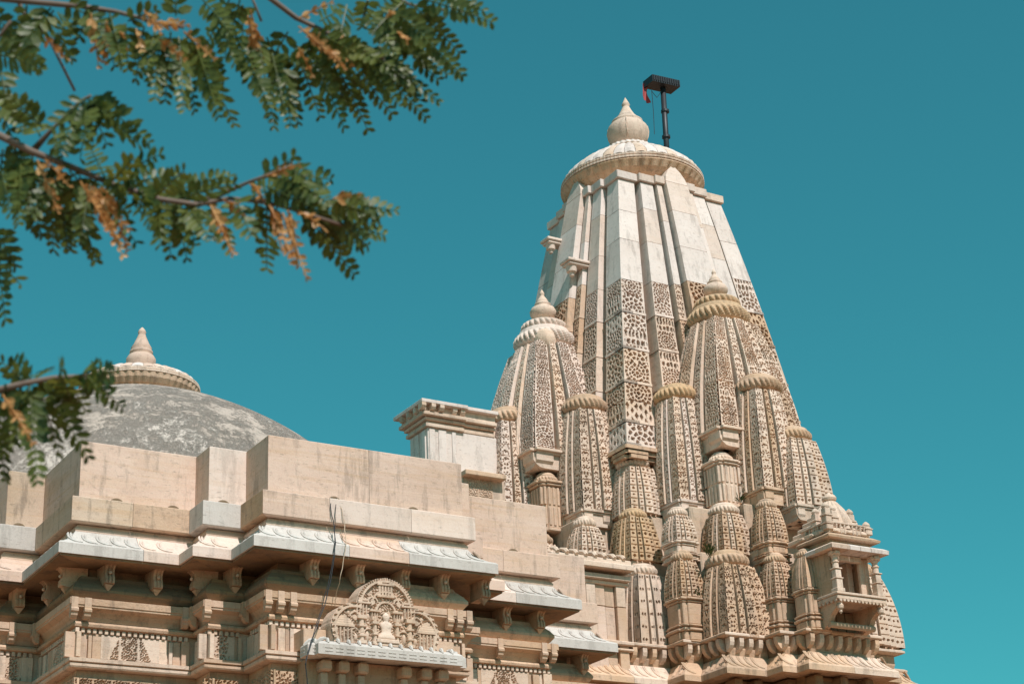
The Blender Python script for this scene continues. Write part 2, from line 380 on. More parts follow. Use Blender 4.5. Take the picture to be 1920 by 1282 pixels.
g1 = (1, 1)
FR = [(-1, -.70, 1.0), (-.61, -.40, 1.07), (-.31, -.115+.02, 1.13), (-.25, .25, 1.24), (.31-.215+.0, .31, 1.13), (.40, .61, 1.07), (.70, 1, 1.0)]
HI = ['white', 'white', 'pale']
# corner ribs
main_rib([('f', -1, -.70, 1.0, (0, 1)), ('l', -1, -.70, 1.0, (0, 1))], 10.85, ['white', 'white'], ['rosewhite', 'rosewhite', 'pale', 'pale'], 13.93, cuts=(14.75, 15.35), label='white front corner rib with carved lattice lower down')
main_rib([('f', .70, 1, 1.0, (1, 0)), ('r', -1, -.70, 1.0, (0, 1))], 10.2, ['white', 'white'], ['rosewhite', 'tan', 'pale', 'pale'], 14.45, cuts=(15.2,))
main_rib([('l', .70, 1, 1.0, (1, 0)), ('b', -1, -.70, 1.0, (0, 1))], 10.6, ['greywhite'], ['tan', 'pale'], 13.9, cuts=(14.9,))
main_rib([('r', .70, 1, 1.0, (1, 0)), ('b', .70, 1, 1.0, (1, 0))], 10.6, ['white'], ['pale'], 10.7, kind='none')
for fc, lo in (('f', 1), ('l', 1), ('r', 0), ('b', 0)):
    for k, (s0, s1, po) in enumerate(((-.62, -.385, 1.06), (-.315, -.27+.0, 1.0), (.385, .62, 1.06))):
        if k == 1: continue
        hi = [['rosewhite', 'white', 'rosewhite'], ['rosewhite', 'rosewhite', 'white'], ['white', 'rosewhite']][random.randrange(3)]
        main_rib([(fc, s0, s1, po, g1)], 11.0, hi, ['rosewhite', 'pale', 'pale'], 13.95, kind='lattice' if lo else 'none', cuts=(14.6+.3*random.random(), 15.3+.2*random.random()))
    for (s0, s1) in ((-.345, -.25), (.25, .345)):
        main_rib([(fc, s0, s1, 1.115, g1)], 11.3, ['white', 'rosewhite'], ['pale', 'tan'], 13.95 if fc == 'f' else 14.2, kind='lattice' if lo else 'none', cuts=(15.0+.3*random.random(),))
    main_rib([(fc, -.215, .215, 1.2, g1)], 12.0, ['white', 'white', 'rosewhite'], ['tan', 'pale'], 14.0, kind='lattice' if lo else 'none', cuts=(14.7, 15.45), label='wide central rib with pointed top' if fc == 'f' else None, ztop=ZC+.06)
    # pointed (ogive) head of the central rib
    w = float(WM(ZC+.06)); mb = MB(); pts = [(-.215*w, 0), (.215*w, 0), (.19*w, .12), (.12*w, .26), (.03*w, .36), (-.03*w, .36), (-.12*w, .26), (-.19*w, .12)]
    mb.prism(pts, lambda p: face_pt(fc, CX, CY, p[0], w*1.2-p[1]*.2, ZC+.064+p[1]), lambda p: face_pt(fc, CX, CY, p[0], w*.9, ZC+.064+p[1]))
    mb.build('rib_head', 'rosewhite', tower)
# cornice slabs on each rib
w = float(WM(ZC)); e = .045
for (sa, sb) in ((-1, -1), (1, -1), (-1, 1), (1, 1)):
    mb = MB(); mb.box(CX+sa*(w+e), CX+sa*(.70*w-e), CY+sb*(w+e), CY+sb*(.70*w-e), ZC+.005, ZC+.15, .01); mb.build('cornice_slab', 'white' if sa < 0 else 'pale', tower)
for fc in 'flrb':
    for k, (s0, s1, po) in enumerate(((-.62, -.385, 1.06), (-.345, -.25, 1.115), (.25, .345, 1.115), (.385, .62, 1.06))):
        q = face_pt(fc, CX, CY, np.array([s0*w-e, s1*w+e]), np.array([w*po+e, w*.72]), np.array([ZC+.007+.001*k, ZC+.152+.002*k+.001*'flrb'.index(fc)]))
        mb = MB(); mb.box(q[0][0], q[1][0], q[0][1], q[1][1], q[0][2], q[1][2], .01); mb.build('cornice_slab', random.choice(['white', 'rosewhite', 'rosewhite']), tower)
for px, py, s_ in ((1070, 497, 1.), (1031, 457, .9)):
    z = 14.45 if s_ == 1. else 14.95; c = at(px, py, x=CX-float(WM(z))*1.2-.08); mb = MB()
    mb.box(c[0]-.13*s_, c[0]+.3, c[1]-.15*s_, c[1]+.15*s_, c[2]+.02, c[2]+.075, .012); mb.box(c[0]-.10*s_, c[0]+.3, c[1]-.12*s_, c[1]+.12*s_, c[2]-.03, c[2]+.018, .012)
    mb.lathe([(.01, c[2]-.22*s_), (.04*s_, c[2]-.2*s_), (.05*s_, c[2]-.15*s_), (.085*s_, c[2]-.13*s_), (.10*s_, c[2]-.03)], c[0]+.01, c[1], 16); mb.build('console', 'rosewhite', tower)
# crown disc: neck, ribbed underside, rim, petals, small ring, finial
mb = MB(); mb.lathe([(.98, ZC+.02), (.98, ZC+.20), (.90, ZC+.24), (.9, ZC+.5)], CX, CY, 64)
mb.build('crown_neck', 'tan', tower)
z0 = ZC+.24; R = 1.27
pr = [(.86, 0), (1.0, .02), (1.13, .075), (1.22, .15), (R, .26)]
mb = MB(); mb.lathe([(r, z0+z) for r, z in pr]+[(R, z0+.28), (.6, z0+.30)], CX, CY, 44*6, 44, lambda z: .035 if z < z0+.25 else 0)
crown = mb.build('crown_disc', 'tan', tower, label='broad ribbed stone disc crowning the tower')
mb = MB(); zz = z0+.285
mb.lathe([(R-.02, zz), (R+.015, zz+.01), (R+.015, zz+.045), (R-.01, zz+.05), (R-.01, zz+.06), (R+.012, zz+.065), (R+.012, zz+.10), (R-.04, zz+.11), (.7, zz+.12)], CX, CY, 120*3, 120, lambda z: .008)
mb.build('rim_band', 'pale', crown)
for k in range(40):                       # petal slabs on the upper side
    t0 = 2*math.pi*k/40; mb = MB(); prs = [(R-.02, .0), (R-.06, .09), (R-.2, .22), (.92, .34), (.66, .50)]
    rows = []
    for r, z in prs:
        rows.append([(CX+r*math.cos(t0+a*.076), CY+r*math.sin(t0+a*.076), zz+.105+z+.025*(1-a*a)) for a in (-1, -.5, 0, .5, 1)])
    mb.grid(np.array(rows)); mb.build('petal', 'white' if k % 3 else 'pale', crown, smooth=True)
mb = MB(); mb.lathe([(1.2, zz+.10), (1.0, zz+.36), (.7, zz+.56), (.5, zz+.62), (.3, zz+.64)], CX, CY, 64); mb.build('crown_top', 'pale', crown)
z1 = zz+.60
mb = MB(); mb.lathe([(.50, z1-.04), (.57, z1+.0), (.58, z1+.06), (.50, z1+.10), (.44, z1+.13)], CX, CY, 32*5, 32, lambda z: .06); mb.build('small_ring', 'pale', crown)
mb = MB(); mb.lathe([(.42, z1+.11), (.46, z1+.16), (.44, z1+.21), (.34, z1+.25), (.2, z1+.27)], CX, CY, 28*5, 28, lambda z: .07); mb.build('bead_ring', 'white', crown)
zk = z1+.25
pr = [(.18, 0), (.24, .02), (.30, .10), (.345, .22), (.36, .33), (.345, .43), (.30, .49), (.265, .515), (.275, .535), (.275, .56), (.23, .60), (.18, .63), (.185, .65), (.15, .69), (.105, .78), (.07, .86), (.055, .90), (.075, .925), (.06, .96), (.03, 1.03), (.008, 1.08)]
mb = MB(); mb.lathe([(r*1.03, zk+z*.98) for r, z in pr], CX, CY, 48)
for k in range(4):                        # lobed seams on the pot
    t = k*math.pi/2+.9
    mb.tube([(CX+1.035*r*math.cos(t), CY+1.035*r*math.sin(t), zk+z*.98) for r, z in pr[2:8]], .014, 6)
mb.build('finial', 'pale', crown, smooth=True, label='pot shaped stone finial at the very top')
# ------------------------------------------------------------------ spirelets
def spirelet(ax, ay, zb, zc, wb, wt, rc, p=1.7, mat='pale', mat2=None, kind='lattice', ch=None, crowns=1, fin=0., cmat='tan', foot=True, label=None, res=.0095, depth=.04, hc=None):
    mat2 = mat2 or mat; hc = hc or rc*.5; zt = zc-hc*.5
    wf = profile(zb, zt, wb, wt, p)
    root = prism_core('spirelet', ax, ay, wf, zb-.02, zt+.03, .86, 'tan', tower, 12)
    if label: root['label'] = label
    def rib(faces, m_, z1=None):
        mb = MB()
        for (fc, s0, s1, po, sd) in faces: rib_face(mb, fc, ax, ay, wf, s0, s1, po, zb, (z1 or zt), kind, random.randrange(9999), res, depth*1.8, sides=sd, ch=ch, inner=.8)
        mb.build('rib', m_, root)
    rib([('f', -1, -.58, 1.03, (0, 1)), ('l', -1, -.58, 1.03, (0, 1))], mat)
    rib([('f', .58, 1, 1.03, (1, 0)), ('r', -1, -.58, 1.03, (0, 1))], mat2)
    rib([('l', .58, 1, 1.03, (1, 0))], mat)
    for fc in 'fl':
        rib([(fc, -.51, -.27, 1.10, g1)], mat2); rib([(fc, .27, .51, 1.10, g1)], mat)
        rib([(fc, -.205, .205, 1.18, g1)], mat)
    # crown
    mb = MB(); mb.lathe([(wt*.95, zt-.02), (wt*.9, zt+hc*.2), (rc*.6, zt+hc*.3)], ax, ay, 24); mb.build('neck', 'plain', root)
    mb = MB(); amalaka(mb, ax, ay, zt+hc*.12, rc, hc, n=int(18+rc*26)); c = mb.build('crown_ring', cmat, root)
    zz = zt+hc*1.12
    mb = MB(); mb.lathe([(rc*.86, zz-.03), (rc*.78, zz+hc*.22), (rc*.55, zz+hc*.48), (rc*.3, zz+hc*.6), (rc*.1, zz+hc*.64)], ax, ay, 24); mb.build('crown_cap', cmat, root)
    if crowns > 1:
        mb = MB(); amalaka(mb, ax, ay, zz+hc*.22, rc*.74, hc*.62, n=24); mb.build('crown_ring', cmat, root); zz += hc*.75
    if fin:
        mb = MB(); kalash(mb, ax, ay, zz+hc*.12, fin); mb.build('finial', 'pale', root, smooth=True)
    if foot:                              # moulded foot on bracket blocks
        mb = MB()
        for (w_, a, b) in ((1.02, .0, .045), (.97, -.03, .0)):
            W_ = wb*w_; mb.box(ax-W_, ax+W_, ay-W_*1.08, ay+wb*.5, zb-.05+a, zb-.05+b); mb.box(ax-W_*1.08, ax+W_*.5, ay-W_*.98, ay+wb*.9, zb-.052+a, zb-.052+b)
        mb.build('foot_moulding', mat2, root)
        for fc in 'fl':
            for (s0, s1) in ((-1, -.62), (-.2, .2), (.62, 1)):
                mb = MB(); pl = [(0, 0), (1.04, 0), (1.04, -.5), (.98, -.75), (.9, -.95), (.8, -1), (0, -1)]
                hb = .13+.12*wb
                f0 = lambda q, s=s0: face_pt(fc, ax, ay, s*wb+.004, wb*q[0], zb-.082+hb*q[1]); f1 = lambda q, s=s1: face_pt(fc, ax, ay, s*wb-.004, wb*q[0], zb-.082+hb*q[1])
                mb.prism(pl, f0, f1); mb.build('bracket_foot', mat2, root)
    return root
def pos(px, py, dy): q = at(px, py, y=CY-dy); return q[0], q[1], q[2]
def zat(px, py, dy): return at(px, py, y=CY-dy)[2]
# large half spires on the front and left face
spirelet(CX, CY-2.05, 11.0, 13.17, .80, .43, .52, 1.5, 'pale', 'pale', crowns=2, fin=.33, cmat='orange', label='large half spire with orange stained ribbed crown and finial', depth=.045)
spirelet(CX-2.05, CY, 11.0, 13.18, .84, .44, .53, 1.55, 'rosewhite', 'pale', crowns=2, fin=.36, cmat='rosewhite', label='half spire with white double crown and finial', depth=.045)
for (dx, dy) in ((-.52, 1.95), (2.25, .32)):       # round lumps beside the crowns
    mb = MB(); mb.lathe([(.10, 12.92), (.17, 13.0), (.19, 13.10), (.18, 13.22), (.13, 13.28)], CX-dx, CY-dy, 24); mb.build('stone_boss', 'pale', tower, smooth=True)
spirelet(CX, CY-2.84, 9.95, 11.69, .43, .30, .40, 2.0, 'pale', 'tan', cmat='tan')
spirelet(CX-2.84, CY, 9.95, 11.69, .45, .32, .40, 2.1, 'rosewhite', 'pale', cmat='tan')
spirelet(CX-.93, CY-1.97, 9.92, 11.71, .38, .28, .37, 2.2, 'pale', 'rosewhite', cmat='orange', label='slim spire with orange crown beside the tower corner')
spirelet(CX-1.99, CY-.95, 9.92, 11.71, .43, .30, .39, 2.2, 'pale', 'pale', cmat='tan')
spirelet(CX+.93, CY-1.97, 9.92, 11.71, .37, .29, .37, 1.8, 'pale', cmat='tan')
x, y, z = pos(1485, 824, 3.15); spirelet(x, y, zat(1505, 945, 3.5), z, .37, .25, .31, 1.8, 'pale', cmat='tan', kind='dots', ch=.12)
# corner stack
spirelet(CX-1.60, CY-1.60, 9.78, 10.62, .31, .22, .27, 2., 'pale', cmat='pale', foot=False, ch=.11, kind='dots')
spirelet(CX-1.84, CY-1.84, 8.95, 9.70, .29, .20, .22, 1.6, 'orange', cmat='orange', foot=False, kind='dots', ch=.12, label='squat spire of deep orange stone at the corner')
x, y, z = pos(1203, 1078, 2.12); spirelet(x, y, zat(1205, 1212, 2.4), z, .34, .24, .26, 2., 'pale', 'pale', kind='pair', ch=.19, cmat='pale', foot=False, label='spire pierced with pairs of round holes', depth=.05)
x, y, z = pos(1357, 962, 2.85); spirelet(x, y, zat(1360, 1035, 3.1), z, .27, .19, .24, 2., 'tan', 'pale', cmat='pale', foot=False, kind='dots', ch=.1)
x, y, z = pos(1363, 1058, 3.12); spirelet(x, y, zat(1365, 1192, 3.5), z, .40, .27, .33, 2.2, 'tan', 'tan', cmat='tan', foot=False, label='bulging tan spire densely pierced with small openings', depth=.05, ch=.12)
spirelet(CX+1.30, CY-3.12, 7.62, 8.78, .42, .27, .33, 2.2, 'pale', cmat='tan', foot=False, kind='dots', ch=.16)
spirelet(CX-2.85, CY-.72, zat(1360, 1035, 3.1), z+.8, .27, .19, .24, 2., 'pale', cmat='tan', foot=False, kind='dots', ch=.1)
def sq_mould(mb, ax, ay, rows):           # rows of (half width, z0, z1, chamfer)
    for w_, a, b in rows:
        mb.box(ax-w_, ax+w_, ay-w_, ay+w_, a, b, .012); mb.box(ax-w_*.62, ax+w_*.62, ay-w_*1.14, ay, a+.003, b-.003, .012); mb.box(ax-w_*1.14, ax, ay-w_*.62, ay+w_*.62, a+.004, b-.004, .012)
def shrine(px, py, dy, zs, zb, w, mat='pale', shaft_frac=.45, mirror=False, kind='dots', label=None):
    """small spire standing on a moulded square shaft"""
    ax, ay, zc = pos(px, py, dy)
    if mirror: ax, ay = CX-(CY-ay), CY-(CX-ax)
    r = spirelet(ax, ay, zs, zc, w, w*.66, w*.82, 2.1, mat, kind=kind, ch=.1, cmat=mat, foot=False, hc=w*.5, label=label, depth=.03)
    mb = MB(); h = zs-zb
    sq_mould(mb, ax, ay, [(w*1.1, zs-.055, zs-.012), (w*.98, zs-.09, zs-.055), (w*.93, zb+h*.38, zs-.09), (w*1.08, zb+h*.33, zb+h*.38), (w*.94, zb+h*.29, zb+h*.33), (w*1.12, zb+h*.22, zb+h*.29), (w, zb+h*.02, zb+h*.22), (w*1.1, zb-.02, zb+h*.02)])
    mb.build('moulded_shaft', mat, r); return r
shrine(1270, 965, 2.62, zat(1272, 1010, 2.8), zat(1275, 1046, 2.8), .19)
shrine(1278, 1048, 2.75, zat(1280, 1116, 2.95), 7.56, .21, 'tan')
shrine(1437, 950, 3.35, zat(1440, 1010, 3.55), zat(1445, 1050, 3.5), .19, 'tan')
shrine(1452, 1052, 3.5, zat(1455, 1115, 3.7), 7.56, .20, 'tan')
shrine(1510, 1042, 4.02, zat(1512, 1098, 4.2), 7.56, .17, 'tan', kind='none')
shrine(1096, 985, 1.5, zat(1096, 1035, 1.7)+.0, 8.3, .22)
# square kiosks with slotted sides
def kiosk(ax, ay, z0, z1, w, mat='pale'):
    mb = MB(); h = z1-z0
    sq_mould(mb, ax, ay, [(w*1.08, z0, z0+h*.06), (w*.9, z0+h*.06, z0+h*.72), (w*1.05, z0+h*.72, z0+h*.76), (w*1.16, z0+h*.76, z0+h*.81)])
    r = mb.build('kiosk', mat, tower)
    for fc in 'fl':
        for s in (-.78, -.4, 0, .4, .78):
            mb = MB()
            for (a, b) in ((.10, .38), (.42, .70)):
                q = face_pt(fc, ax, ay, np.array([s*w-.022, s*w+.022]), np.array([w*1.1, w*.8]), np.array([z0+h*a, z0+h*b])); mb.box(q[0][0], q[1][0], q[0][1], q[1][1], q[0][2], q[1][2])
            mb.build('pilaster', mat, r)
    mb = MB(); amalaka(mb, ax, ay, z0+h*.82, w*.95, h*.09, 22); mb.build('crown_ring', mat, r)
    mb = MB(); mb.lathe([(w*.8, z0+h*.9), (w*.72, z0+h*.94), (w*.5, z0+h*.98), (w*.12, z1)], ax, ay, 24); mb.build('cap', mat, r, smooth=True)
x, y, z = pos(1350, 848, 2.62); kiosk(x, y, zat(1352, 950, 2.8), z, .2)
x2, y2 = CX-(CY-y), CY-(CX-x); kiosk(x2, y2, zat(1352, 950, 2.8)-.05, z+.02, .2, 'pink')
# ------------------------------------------------------------------ stepped body behind the small spires
def body(levels):
    for (z0, z1, rects, mat) in levels:
        for i, (hx, hy) in enumerate(rects):
            mb = MB(); mb.box(CX-hx, CX+hx, CY-hy, CY+hy, z0+.002*i, z1-.003*i, .02); mb.build('body_course', mat, tower)
body([(7.3, 8.2, [(2.28, 2.28), (1.5, 3.0), (.75, 3.6), (3.0, 1.5), (3.6, .75)], 'plain'),
      (8.2, 8.95, [(2.1, 2.1), (1.4, 2.85), (.7, 3.3), (2.85, 1.4), (3.3, .7)], 'plain'),
      (8.95, 9.75, [(1.9, 1.9), (1.3, 2.55), (.62, 3.0), (2.55, 1.3), (3.0, .62)], 'plain'),
      (9.75, 10.75, [(1.62, 1.62), (1.0, 2.0), (.5, 2.5), (2.0, 1.0), (2.5, .5)], 'plain')])
# ------------------------------------------------------------------ bands swept along a stepped plan
def band(poly, i, prof, t0=0., t1=1., gap=.002):
    """mesh of one straight piece of a moulding; prof = closed polygon of (offset outwards, z)"""
    P = [np.array(p, float) for p in poly]
    def nrm(k):
        d = P[k+1]-P[k]; d /= np.linalg.norm(d); return np.array([d[1], -d[0]])
    n = nrm(i); n0 = nrm(i-1) if i > 0 else n; n1 = nrm(i+1) if i+2 < len(P) else n
    m0 = (n+n0)/(1+n@n0); m1 = (n+n1)/(1+n@n1)
    d = (P[i+1]-P[i]); L = np.linalg.norm(d); u = d/L
    def end(p, t):
        off, z = p; A = P[i]+m0*off+u*gap; B = P[i+1]+m1*off-u*gap
        if t == 0: q = A
        elif t == 1: q = B
        else: q = P[i]+n*off+u*(L*t)+u*(gap if t == t0 else -gap)
        return (q[0], q[1], z)
    mb = MB(); mb.prism(prof, lambda p: end(p, t0), lambda p: end(p, t1)); return mb
def seg_info(poly, i):
    a, b = np.array(poly[i], float), np.array(poly[i+1], float); d = b-a; L = np.linalg.norm(d); u = d/L; return a, u, np.array([u[1], -u[0]]), L
def run(name, poly, prof, mat, parent, step=9., segs=None, extra=None):
    out = []
    for i in (segs or range(len(poly)-1)):
        a, u, n, L = seg_info(poly, i); k = max(1, int(round(L/step)))
        ts = [0]+sorted(min(.97, max(.03, (j+random.uniform(-.15, .15))/k)) for j in range(1, k))+[1]
        for j in range(k):
            mb = band(poly, i, prof, ts[j], ts[j+1])
            if extra: extra(mb, poly, i, ts[j], ts[j+1])
            out.append(mb.build(name, mat(i, j) if callable(mat) else mat, parent))
    return out
def hooks(prof, sp=.145):
    """pairs of S shaped ridges running down the sloping top of an eave; prof = its (offset,z) points from top to lip"""
    D = np.array([p[0] for p in prof]); Z = np.array([p[1] for p in prof]); tt = np.linspace(0, 1, len(prof)); d1 = D[-1]
    def f(mb, poly, i, t0, t1):
        a, u, n, L = seg_info(poly, i)
        convex0 = i == 0 or seg_info(poly, i-1)[2]@u < 0; convex1 = i+2 >= len(poly) or seg_info(poly, i+1)[2]@u > 0
        s0 = (-d1*.55 if convex0 else d1*1.1) if t0 == 0 else t0*L; s1 = L+(d1*.55 if convex1 else -d1*1.1) if t1 == 1 else t1*L
        k = int((s1-s0)/sp)
        for j in range(k):
            s = s0+(j+.3)*(s1-s0)/max(1, k)
            for o in (0, .03):
                pts = []
                for q in np.linspace(0.05, .97, 8):
                    dd = np.interp(q, tt, D); z_ = np.interp(q, tt, Z); sh = -.018+.075*q**2.4-.02*math.sin(q*math.pi)
                    p = a+u*(s+o+sh)+n*dd; pts.append((p[0], p[1], z_+.006))
                mb.tube(pts, [.008, .012, .013, .013, .013, .012, .010, .005], 5)
    return f
# ================================================================== HALL
hall = empty('temple_hall', (8.55, 20, 0), 'long stepped stone hall with plain parapet slabs, deep eaves and weathered dome', 'temple hall')
HP = [(2.0, 20.2), (5.24, 20.2), (5.24, 18.97), (5.65, 18.97), (5.65, 17.74), (6.94, 17.74), (6.94, 17.36), (7.37, 17.36), (7.37, 16.78), (9.73, 16.78), (9.73, 17.36), (10.16, 17.36), (10.16, 17.74), (11.45, 17.74), (11.45, 19.42), (13.1, 19.42), (13.1, 20.75)]
B_ = -.34
def rect(d, z0, z1, c=.008): return [(d-c, z0), (d, z0+c), (d, z1-c), (d-c, z1), (B_, z1), (B_, z0)]
pm = {4: 'tan', 5: 'cream', 6: 'tan', 7: 'cream', 8: 'tan', 9: 'cream'}
random.seed(3)
run('parapet_slab', HP, rect(0, 7.664, 8.31), lambda i, j: {2: ['plain', 'cream'][j % 2], 6: ['rosewhite', 'cream'][j % 2]}.get(i, 'cream'), hall, 1.3)
run('ledge_block', HP, rect(.10, 7.39, 7.66), lambda i, j: {2: 'greywhite', 6: 'greywhite', 8: ['cream', 'rosewhite', 'rosewhite'][j % 3], 4: ['plain', 'tan'][j % 2], 1: 'greywhite', 0: 'greywhite', 3: 'plain', 5: 'greywhite', 7: 'tan', 14: 'cream'}.get(i, 'cream'), hall, .85)
run('roof_bed', HP, [(.03, 7.302), (.035, 7.33), (.0, 7.384), (B_, 7.384), (B_, 7.302)], lambda i, j: random.choice(['cream', 'pale', 'pink']), hall, .9)
EV = [(.27, 6.985), (.27, 7.095), (.255, 7.112), (.20, 7.135), (.13, 7.178), (.07, 7.235), (.03, 7.30), (B_, 7.30), (B_, 7.03), (.16, 7.0), (.2, 6.99)]
em = {4: ['greywhite', 'rosewhite'], 6: ['rosewhite'], 8: ['greywhite', 'cream', 'greywhite'], 2: ['cream'], 12: ['rosewhite', 'greywhite'], 14: ['greywhite'], 10: ['cream'], 3: ['greywhite'], 7: ['greywhite'], 5: ['rosewhite']}
run('eave_block', HP, EV, lambda i, j: em.get(i, ['cream'])[j % len(em.get(i, ['cream']))], hall, .8, extra=hooks([(.05, 7.268), (.07, 7.235), (.13, 7.178), (.20, 7.135), (.25, 7.113)]))
run('soffit_shade_layer', HP, [(.245, 6.962), (.245, 6.9835), (.18, 6.985), (B_, 7.0), (B_, 6.985)], 'brown', hall, 1.1)  # thin layer added below the eaves, its dark brown carries their shade
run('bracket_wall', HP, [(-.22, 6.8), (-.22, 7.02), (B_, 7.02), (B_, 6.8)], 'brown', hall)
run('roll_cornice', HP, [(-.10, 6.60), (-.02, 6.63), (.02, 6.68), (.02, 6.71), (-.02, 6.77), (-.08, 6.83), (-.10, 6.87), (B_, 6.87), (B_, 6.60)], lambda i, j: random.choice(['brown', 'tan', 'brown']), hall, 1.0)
run('hood_moulding', HP, [(-.07, 6.385), (-.055, 6.43), (-.02, 6.475), (.03, 6.50), (.04, 6.505), (.04, 6.525), (.05, 6.53), (.05, 6.598), (B_, 6.598), (B_, 6.385)], lambda i, j: random.choice(['pink', 'tan', 'pink']), hall, 1.2)
run('ring_moulding', HP, [(-.06, 6.31), (-.02, 6.32), (-.012, 6.345), (-.03, 6.37), (-.08, 6.383), (B_, 6.383), (B_, 6.31)], 'tan', hall)
run('wall_course', HP, [(-.09, 6.0), (-.09, 6.308), (B_, 6.308), (B_, 6.0)], 'pale', hall)
run('sill_block', HP, [(-.06, 5.885), (.0, 5.89), (.01, 5.905), (.01, 5.93), (-.01, 5.94), (.022, 5.95), (.022, 5.985), (-.02, 5.997), (B_, 5.997), (B_, 5.885)], lambda i, j: random.choice(['pink', 'pale']), hall, 1.0)
run('lower_wall', HP, [(-.10, 5.40), (-.10, 5.883), (B_, 5.883), (B_, 5.40)], 'tan', hall)
zz = 5.40; k = 0
while zz > .1:                                   # plain moulded base below the picture
    h = [.35, .22, .5, .18, .7][k % 5]; h = min(h, zz); o = [.02, -.05, .06, 0, -.08][k % 5]+.06*(k//5)
    run('base_course', HP, rect(o, zz-h, zz-.002), 'tan', hall); zz -= h; k += 1
# scroll tabs of the hood moulding, brackets, wall pilasters, dentils
TAB = [(0, 6.60), (.066, 6.60), (.066, 6.45), (.055, 6.41), (.03, 6.385), (.0, 6.38)]
def tab(poly, i, s, w=.07, mat='pink'):
    a, u, n, L = seg_info(poly, i); mb = MB()
    f = lambda ss: (lambda p: (*(a+u*ss+n*p[0]), p[1]-.001))
    mb.prism(TAB, f(s), f(s+w)); mb.tube([(*(a+u*s_+n*.055), 6.465) for s_ in (s-.004, s+w+.004)], .028, 8); return mb.build('scroll_tab', mat, hall)
for i, ss in ((4, (-.04, .10, 1.16, 1.27)), (6, (-.04,)), (8, (-.04, .10, .24, 2.09, 2.21, 2.33)), (12, (.5, 1.1, 1.23)), (2, (.1,))):
    for s in ss: tab(HP, i, s)
for i in (3, 5, 7): tab(HP, i, .05, mat='tan')
BR = [(-.20, 6.98), (.10, 6.97), (.10, 6.955), (.085, 6.96), (.055, 6.93), (.045, 6.90), (.05, 6.865), (.065, 6.84), (.07, 6.80), (.065, 6.775), (.02, 6.765), (-.20, 6.765)]
def bracket(poly, i, s, w=.105):
    a, u, n, L = seg_info(poly, i); mb = MB(); f = lambda ss, o=0.: (lambda p: (*(a+u*ss+n*(p[0]+o)), p[1]))
    mb.prism(BR, f(s-w/2), f(s+w/2))
    for k in (-1, 0, 1): mb.prism([(p[0]+.012, p[1]) for p in BR[1:10]]+[(.0, 6.78), (.0, 6.96)], f(s+k*w*.36-.011), f(s+k*w*.36+.011))
    r = mb.build('bracket', 'tan', hall)
    mb = MB(); q = a+u*s+n*.0
    c = a+u*s+n*.01
    b0 = [(*(c+u*x_+n*y_), 6.764) for x_, y_ in ((-.045, -.05), (.045, -.05), (.045, .045), (-.045, .045))]; mb.add(b0+[(*c, 6.69)], [(0, 1, 2, 3), (0, 4, 1), (1, 4, 2), (2, 4, 3), (3, 4, 0)])
    mb.build('pendant', 'tan', r)
    mb = MB(); c2 = a+u*s+n*.078; mb.lathe([(.004, 6.865), (.016, 6.873), (.018, 6.885), (.014, 6.897), (.004, 6.902)], c2[0], c2[1], 10); mb.build('boss', 'pale', r)
def sx(px, py, i):                                # distance along segment i for a pixel
    a, u, n, L = seg_info(HP, i); q = at(px, py, y=a[1]) if abs(u[0]) > .5 else at(px, py, x=a[0]); return float((q[:2]-a)@u)
for i, pts in ((4, ((203, 1065), (293, 1070))), (8, ((585, 1062), (670, 1066), (755, 1076), (829, 1082), (905, 1090))), (12, ((945, 1140), (1008, 1148))), (6, ((440, 1075),)), (2, ((36, 1105),)), (14, ((1090, 1215),))):
    for p in pts: bracket(HP, i, sx(*p, i))
for i, ts in ((3, (.35, .8)), (5, (.4,)), (1, (.6,))):
    for t in ts: bracket(HP, i, t*seg_info(HP, i)[3])
